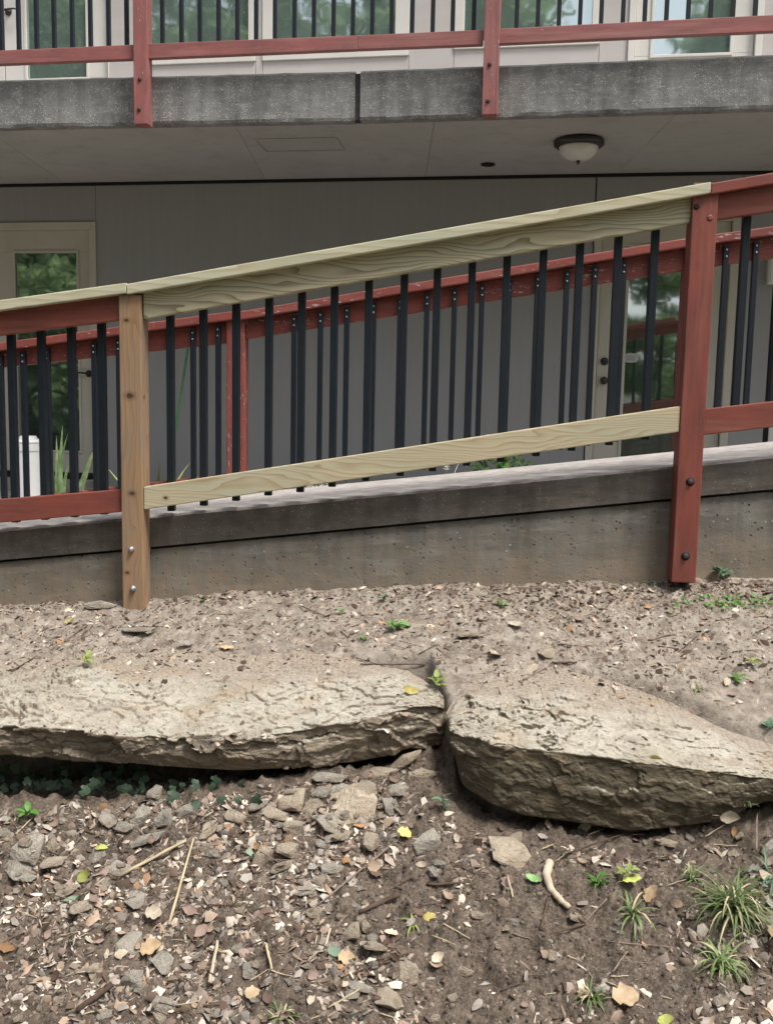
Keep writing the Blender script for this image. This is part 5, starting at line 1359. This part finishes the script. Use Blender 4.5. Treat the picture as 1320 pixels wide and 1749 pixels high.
# the common litter leaves, zone by zone
random.seed(23)
ZONES = [('lower left bank', lambda x, y: x < 640 and y > 1385, 120), ('lower right bank', lambda x, y: x >= 640 and y > 1400, 58), ('upper bank', lambda x, y: y < 1235, 120)]
for zn, test, n in ZONES:
    c = 0
    while c < n:
        x = random.uniform(-20, 1340); y = random.uniform(1010, 1760)
        if zn == 'upper bank':
            y = random.uniform(1000, 1230)
            if random.random() < .35: x = random.uniform(880, 1330); y = random.uniform(990, 1060)
        if not test(x, y): continue
        if zn == 'lower right bank' and random.random() > .35 + .65 * (x > 1150 or y < 1470 or x < 760): continue
        p, nn = pick(x, y)
        if p is None or nn.z < .35: continue
        if zn == 'upper bank' and ROCKS.ray_cast(CAM, ray(x, y))[0] is not None and (ROCKS.ray_cast(CAM, ray(x, y))[0] - p).length < .01 and random.random() < .8: continue
        col = random.choices(['tan', 'pinkish brown', 'pale beige', 'orange brown', 'dark brown', 'greyish'], [3, 4, 2, 1, 2.5, 1.5])[0]
        sz = random.uniform(.016, .046) if zn != 'upper bank' else random.uniform(.012, .034)
        art = 'an' if col[0] in 'aeiou' else 'a'
        lab = where(('small' if sz < .026 else 'larger') + ' ' + col + ' leaf', x, y)
        place_leaf(p, nn, sz, 'dry_' + col, lab, 'dead leaves on the ' + zn, None, None, .7, .2); c += 1
# small common stones
for zn, test, n in (('lower left bank', lambda x, y: x < 660 and y > 1390, 150), ('lower right bank', lambda x, y: x >= 660 and y > 1415, 50), ('hollow under the left ledge', lambda x, y: x < 720 and 1345 < y < 1400, 34)):
    c = 0
    while c < n:
        x = random.uniform(-20, 1340); y = random.uniform(1340, 1760)
        if not test(x, y): continue
        p, nn = pick(x, y)
        if p is None or nn.z < .3: continue
        mt = random.choice(['stone_tan', 'stone_grey']); sz = random.uniform(.013, .034) * (1.5 if random.random() < .25 else 1)
        lab = where(('tan' if mt == 'stone_tan' else 'grey') + (' small' if sz < .02 else ' larger') + ' pebble', x, y)
        place_stone(0, 0, 1, .55, lab, 'pebbles on the ' + zn, None, mt, random.uniform(0, 3.1), p, nn, sz); c += 1

# sticks
def stick(label, pts, r0, r1, mat, n=7, bend=.004, seed=0, cat='stick', lift=None):
    r = random.Random(seed); q = [pick(x, y)[0] for (x, y) in pts]
    if any(a is None for a in q): return
    P = []
    for i in range(len(q) - 1):
        for k in range(6): P.append(q[i].lerp(q[i + 1], k / 6))
    P.append(q[-1])
    zs = [p.z for p in P]
    # a stiff stick rests on the high points
    if len(pts) == 2:
        lift_ = max((drop(p.x, p.y)[0].z - p.z) for p in P[1:-1]) if lift is None else lift
        P = [p + Vector((0, 0, max(0, min(lift_, .02)))) for p in P]
    rr = r0 if lift is None else r0
    P = [p + Vector((r.uniform(-1, 1) * bend * .3, r.uniform(-1, 1) * bend * .3, rr * .8 + r.uniform(-.3, .3) * bend)) for p in P]
    o0 = P[0].copy(); N_ = len(P)
    v, f = tube([p - o0 for p in P], [r0 + (r1 - r0) * i / (N_ - 1) * 1.0 + r.uniform(-.12, .12) * r0 for i in range(N_)], n)
    o = add_obj('twig', mesh('twig', v, f, True), M[mat], loc=o0); return tag(o, label, cat)
stick('long pale straw lying steeply at lower left', [(289, 1592), (331, 1443)], .0042, .0036, 'stick', seed=1, bend=.002)
stick('brown and straw coloured stick slanting left of the long straw', [(208, 1504), (319, 1444)], .0052, .0042, 'stick', seed=2, bend=.003)
stick('thin grey twig slanting up to the yellow leaf', [(541, 1548), (682, 1434)], .0024, .0034, 'twig', seed=3)
stick('short dark bark strip at lower centre', [(613, 1571), (680, 1540)], .005, .008, 'bark_twig', seed=4, cat='bark')
stick('thick brown twig at the bottom left corner', [(132, 1733), (192, 1688)], .0085, .0075, 'bark_twig', seed=5)
stick('curved peeled pale branch on the right bank', [(938, 1478), (932, 1500), (940, 1525), (958, 1545), (972, 1556)], .0125, .0085, 'driftwood', 10, .001, 6, 'branch', 0)
stick('dark twig running down to the stone at the branch end', [(978, 1560), (1000, 1580), (925, 1600)], .003, .002, 'bark_twig', seed=7)
stick('thin twig rising right from the pale leaf on the right bank', [(992, 1582), (1036, 1536)], .0022, .0018, 'twig', seed=8)
stick('upright thin dark twig left of the peeled branch', [(922, 1590), (936, 1535)], .004, .003, 'bark_twig', seed=9)
stick('short pale stick at left of the peeled branch', [(866, 1510), (875, 1545)], .003, .003, 'stick', seed=10)
stick('dark straight twig on the upper bank by the gap', [(615, 1139), (725, 1139)], .0032, .0022, 'bark_twig', seed=11)
stick('bent twig on the back of the right rock', [(893, 1163), (945, 1135)], .0032, .0022, 'twig', seed=12)
stick('brown twig on the upper bank above the right rock', [(942, 1134), (985, 1133)], .0045, .003, 'bark_twig', seed=13)
stick('short brown twig high on the upper bank', [(1108, 1095), (1145, 1085)], .004, .003, 'twig', seed=14)
stick('long fine twig crossing the litter left of centre', [(345, 1462), (460, 1470), (590, 1468)], .0018, .0012, 'twig', seed=15)
stick('thin pale stem at the left edge below the ivy', [(28, 1432), (56, 1404)], .0022, .0018, 'stick', seed=16)
stick('vertical tan bark sliver at lower left', [(358, 1690), (372, 1618)], .0055, .004, 'driftwood', seed=17)
stick('pale peeled sliver at lower left centre', [(455, 1618), (464, 1662)], .0042, .0034, 'stick', seed=18)
stick('pale green-grey stem near the bottom centre', [(560, 1725), (614, 1692)], .0025, .002, 'stick', seed=19)
stick('dark root-like twig at the bottom centre', [(585, 1672), (640, 1648), (690, 1640)], .002, .0015, 'bark_twig', seed=20)
stick('short orange-brown twig centre left', [(556, 1618), (564, 1588)], .0036, .003, 'driftwood', seed=21)
stick('long dark twig on the soil under the right rock', [(965, 1470), (1090, 1428)], .003, .0018, 'bark_twig', seed=22)
stick('dark twig at the right of centre near the wide stone', [(728, 1513), (795, 1510)], .0045, .003, 'bark_twig', seed=23)
stick('straw with side shoots by the hollow under the ledge', [(420, 1404), (470, 1412), (520, 1408)], .0022, .0016, 'stick', seed=24)
stick('thin twig under the grass clumps', [(1040, 1613), (1150, 1622)], .0018, .0012, 'twig', seed=25)
stick('forked thin twig on bare soil at lower right', [(1045, 1668), (1070, 1632)], .0025, .0018, 'twig', seed=26)
stick('thin stem beside the right rock foot', [(1290, 1465), (1292, 1400)], .0028, .002, 'twig', seed=27)
stick('long thin dark twig at the bottom left of centre', [(430, 1622), (505, 1590)], .002, .0015, 'bark_twig', seed=28)
stick('dark twig on the left bank in front of the wall', [(20, 1150), (62, 1125)], .0035, .002, 'bark_twig', seed=29)
random.seed(31)
for k in range(150):
    z = random.random()
    x, y = (random.uniform(0, 640), random.uniform(1400, 1745)) if z < .5 else ((random.uniform(640, 1320), random.uniform(1430, 1745)) if z < .75 else (random.uniform(0, 1320), random.uniform(1030, 1130)))
    L = random.uniform(18, 60); a = random.uniform(-.9, .9)
    zn = 'lower left bank' if z < .5 else ('lower right bank' if z < .75 else 'upper bank')
    o = stick(where('thin broken twig', x, y), [(x, y), (x + L * math.cos(a), y - L * math.sin(a) * .7)], random.uniform(.0010, .0024), random.uniform(.0008, .0015), random.choice(['twig', 'bark_twig', 'stick', 'bark_twig']), 5, .003, k + 50)
    if o: o['group'] = 'thin broken twigs in the litter of the ' + zn

# ---- the countless fine litter: crumbs of leaf, chips of bark and clods, real pieces joined by kind
def litter(name, label, n, sampler, colors, wts, smin, smax, flat, seed, cat='litter'):
    r = np.random.default_rng(seed); V = []; Fq = []; Cc = []
    colors = np.array(colors); wts = np.array(wts) / sum(wts); k = 0; tries = 0
    base = np.array([[-.5, -.15, 0], [-.1, -.42, .0], [.5, -.1, 0], [.25, .38, 0], [-.3, .33, 0], [0, 0, .22]])
    rnd = random.Random(seed)
    while k < n and tries < n * 4:
        tries += 1
        x, y = sampler(rnd)
        h = SURF0.ray_cast(Vector((x, y, 1.2)), Vector((0, 0, -1)))
        if h[0] is None: continue
        p, nn = h[0], h[1]
        if nn.z < .25: continue
        s = smin + (smax - smin) * rnd.random() ** 3.6
        m = np.array(orient(nn, rnd.uniform(0, 6.28), rnd.uniform(-.8, .8) * (1 if flat < .6 else .2), rnd.uniform(0, 6)))
        b = base * (1 + r.uniform(-.3, .3, base.shape)); b[:, 2] = b[:, 2] * flat * 2 + r.uniform(-.08, .08, 6)
        b[:, 1] *= rnd.choice((1, .8, .5, .3, .16, .12)) if flat < .6 else 1
        q = (b * s) @ m.T + np.array(p) + np.array(nn) * s * (.02)
        V.append(q); o = 6 * k
        for j in range(5): Fq.append((o + j, o + (j + 1) % 5, o + 5))
        c = colors[r.choice(len(colors), p=wts)] * r.uniform(.6, 1.2); Cc.append(np.tile(np.append(np.clip(c, 0, 1), 1), (6, 1)))
        k += 1
    V = np.vstack(V); me = np_mesh(name, V, np.array(Fq), False)
    ca = me.color_attributes.new('Col', 'FLOAT_COLOR', 'POINT'); ca.data.foreach_set('color', np.vstack(Cc).astype(np.float32).ravel())
    o = add_obj(name, me, M['bits']); tag(o, label, cat, kind='stuff'); return o
DC = [(.34, .255, .19), (.28, .22, .18), (.54, .47, .385), (.15, .105, .08), (.24, .20, .165), (.36, .22, .13), (.09, .062, .045), (.37, .335, .29)]
def smp_low(rnd):
    while True:
        x = rnd.uniform(-1.25, 1.35); y = rnd.uniform(1.9, 3.0)
        if y > np.interp(x, SX, SY) - .015: continue
        d = 1.0 if x < .05 else (.22 if x < .62 else .42)
        if y > np.interp(x, SX, SY) - .25: d = max(d * .8, .3)
        c = float(fbm(x * 4.5, y * 6, 91, 3)); d *= .10 + 1.5 * float(sstep(.36, .60, c))
        if rnd.random() < d: return x, y
def smp_up(rnd):
    while True:
        x = rnd.uniform(-1.6, 1.75); y = rnd.uniform(2.7, 3.9); e = np.interp(x, SX, SY)
        if y < e: continue
        d = sstep(e + .22, e + .6, y) * .9 + .055
        d *= .3 + 1.2 * float(vn(x * 4, y * 6, 93))
        if y > 3.45: d *= 1.0 + 1.5 * float(sstep(.1, .6, x))
        if rnd.random() < d: return x, y
litter('leaf_litter', 'broken brown and tan leaf crumbs covering the lower bank', 25000, smp_low, DC, [4.5, 3.5, 4.4, 3.2, 3.2, .6, 2.6, 3.4], .003, .042, .3, 5)
litter('leaf_litter', 'scattered leaf crumbs and bark chips on the upper bank', 15000, smp_up, DC, [3, 3, 2.5, 5, 3, .8, 5, 1.5], .004, .036, .3, 6)
SO = [(.10, .076, .058), (.15, .118, .092), (.06, .046, .036), (.22, .18, .145), (.28, .24, .20)]
def smp_cl(rnd):
    while True:
        x = rnd.uniform(-1.3, 1.4); y = rnd.uniform(1.9, 3.1)
        if y > np.interp(x, SX, SY) - .01: continue
        return x, y
litter('soil_clods', 'dark crumbly soil clods over the lower bank', 19000, smp_cl, SO, [4, 4, 3, 2, 1], .003, .016, 1.2, 7, 'soil')
SU = [(.22, .17, .135), (.31, .25, .205), (.13, .10, .08), (.40, .35, .29)]
def smp_foot(rnd):
    while True:
        x = rnd.uniform(-1.7, 1.9); yw = NEAR.P.y + NEAR.n.y * WOFF - (x - NEAR.P.x) * math.tan(PHI_N)
        if rnd.random() > .25 + .75 * float(sstep(-.2, .6, x)) * (.4 + float(vn(x * 3, 1.5, 8))): continue
        return x, yw - .01 - abs(rnd.gauss(0, .055 + .05 * float(sstep(0, .8, x))))
litter('wall_foot_debris', 'dark matted leaf debris gathered along the foot of the wall', 5200, smp_foot, [(.12, .09, .07), (.20, .15, .115), (.075, .055, .042), (.30, .24, .19), (.16, .15, .08)], [4, 3, 3, 1.6, .8], .005, .030, .4, 9)
litter('soil_clods', 'dry pale soil crumbs over the upper bank', 9000, smp_up, SU, [4, 4, 3, 2], .003, .011, 1.2, 8, 'soil')

# ================================================================== TREES ACROSS THE WAY, mirrored in the panes
def crown_mesh(seed, R, H, n, leaf, low=0.0):
    r = np.random.default_rng(seed); cl = []
    nb = 34
    for k in range(nb):
        a = r.uniform(0, 6.28); t = r.random(); rr = R * math.sqrt(r.random()) * (1 - .45 * abs(t - .4) * 1.6)
        cl.append((rr * math.cos(a), rr * math.sin(a), low + H * t, R * r.uniform(.22, .42)))
    cl = np.array(cl); ci = r.integers(0, nb, n); d = r.normal(size=(n, 3)); d /= np.linalg.norm(d, axis=1, keepdims=True)
    c = cl[ci, :3] + d * (cl[ci, 3] * r.random(n) ** .4)[:, None] * np.array([1, 1, .75])
    a = r.normal(size=(n, 3)); a /= np.linalg.norm(a, axis=1, keepdims=True); b = np.cross(a, r.normal(size=(n, 3))); b /= np.linalg.norm(b, axis=1, keepdims=True)
    L = leaf * r.uniform(.6, 1.3, n)[:, None]
    V = np.stack([c - a * L, c + b * L * .5, c + a * L, c - b * L * .5], 1).reshape(-1, 3)
    return np_mesh('crown', V, np.arange(4 * n).reshape(n, 4), False)
CR = [crown_mesh(1, 2.9, 7.5, 26000, .13, 2.6), crown_mesh(2, 3.3, 8.0, 26000, .13, 3.2), crown_mesh(3, 2.2, 3.2, 16000, .09, .2)]
for m_ in CR: m_.materials.append(M['leaf_tree'])
def trunk_mesh(seed, H):
    r = random.Random(seed); it = [tube([Vector((0, 0, -.3)), Vector((.05, .03, H * .3)), Vector((-.05, .08, H * .65)), Vector((.03, 0, H))], [.22, .17, .12, .04], 9)]
    for k in range(7):
        a = r.uniform(0, 6.28); z = H * r.uniform(.3, .85); L = r.uniform(1.2, 2.4); d = Vector((math.cos(a), math.sin(a), .55))
        it.append(tube([Vector((0, 0, z)), d * L * .5 + Vector((0, 0, z)), d * L + Vector((0, 0, z + .4))], [.08, .05, .02], 6))
    v, f = merge(it); me = mesh('trunk', v, f, True); me.materials.append(M['bark']); return me
TK = [trunk_mesh(1, 9.0), trunk_mesh(2, 10.0)]
TR = [(-30, -11, 1, 1.35, 'tree at the far left end of the row across the way'), (-25, -7, 0, 1.2, 'second tree from the left in the row across the way'), (-21, -13, 1, 1.3, 'third tree from the left in the row across the way'),
      (-13, -6.5, 0, 1.15, 'fourth tree from the left in the row across the way'), (-18, -12.5, 1, 1.3, 'fifth tree from the left in the row across the way'), (-9.5, -8, 0, 1.05, 'sixth tree from the left in the row across the way'),
      (-7.5, -15, 1, 1.0, 'tree set back in the middle of the row across the way'), (-5.2, -9.5, 0, .95, 'tree near the right end of the row across the way'), (-6.5, -17, 1, .7, 'small tree set back near the middle of the row across the way'),
      (6.8, -10.5, 0, 1.0, 'last tree on the right of the row across the way'), (-16, -22, 1, 1.7, 'tall tree far back at the left'), (-8, -24, 0, 1.8, 'tall tree far back in the middle'), (-4, -28, 1, 1.4, 'tall tree far back at the right'), (11, -16, 1, 1.3, 'lone tree off to the right'), (6.6, -28, 1, 1.9, 'tallest tree standing far back at the right'), (-.4, -19, 1, .72, 'slim young tree standing alone in the gap of the row across the way')]
for i, (x, y, k, s, lab) in enumerate(TR):
    z = float(ground_z(x, y)); t = thing('broadleaf_tree', lab, 'tree', Vector((x, y, z)), 'trees across the way')
    m4 = Matrix.Translation((x, y, z)) @ Matrix.Rotation(i * 1.3, 4, 'Z') @ Matrix.Scale(s, 4)
    add_obj('crown', CR[k], None, t, world=m4); add_obj('trunk', TK[k], None, t, world=m4)
SHW = ['broadest', 'tallest', 'leftmost front', 'front left', 'round', 'far left', 'middle', 'low right', 'small bushy', 'smallest', 'rightmost']
for i, (x, y, s) in enumerate([(-11.8, -4.8, 1.5), (-15.5, -8.5, 1.9), (-14, -4.5, 1.4), (-17, -3.5, 1.2), (-19.5, -5, 1.3), (-11.5, -6, 1.0), (-22.5, -3, 1.3), (-8, -6.5, .8), (-4.6, -8.5, .8), (-3.2, -11.5, .5), (1.9, -17, .75)]):
    z = float(ground_z(x, y)); o = add_obj('shrub', CR[2], None, world=Matrix.Translation((x, y, z)) @ Matrix.Rotation(i * 2.1, 4, 'Z') @ Matrix.Scale(s, 4))
    tag(o, SHW[i % 11] + ' leafy green shrub in the hedge row across the way', 'shrub', 'shrubs in the hedge row across the way')
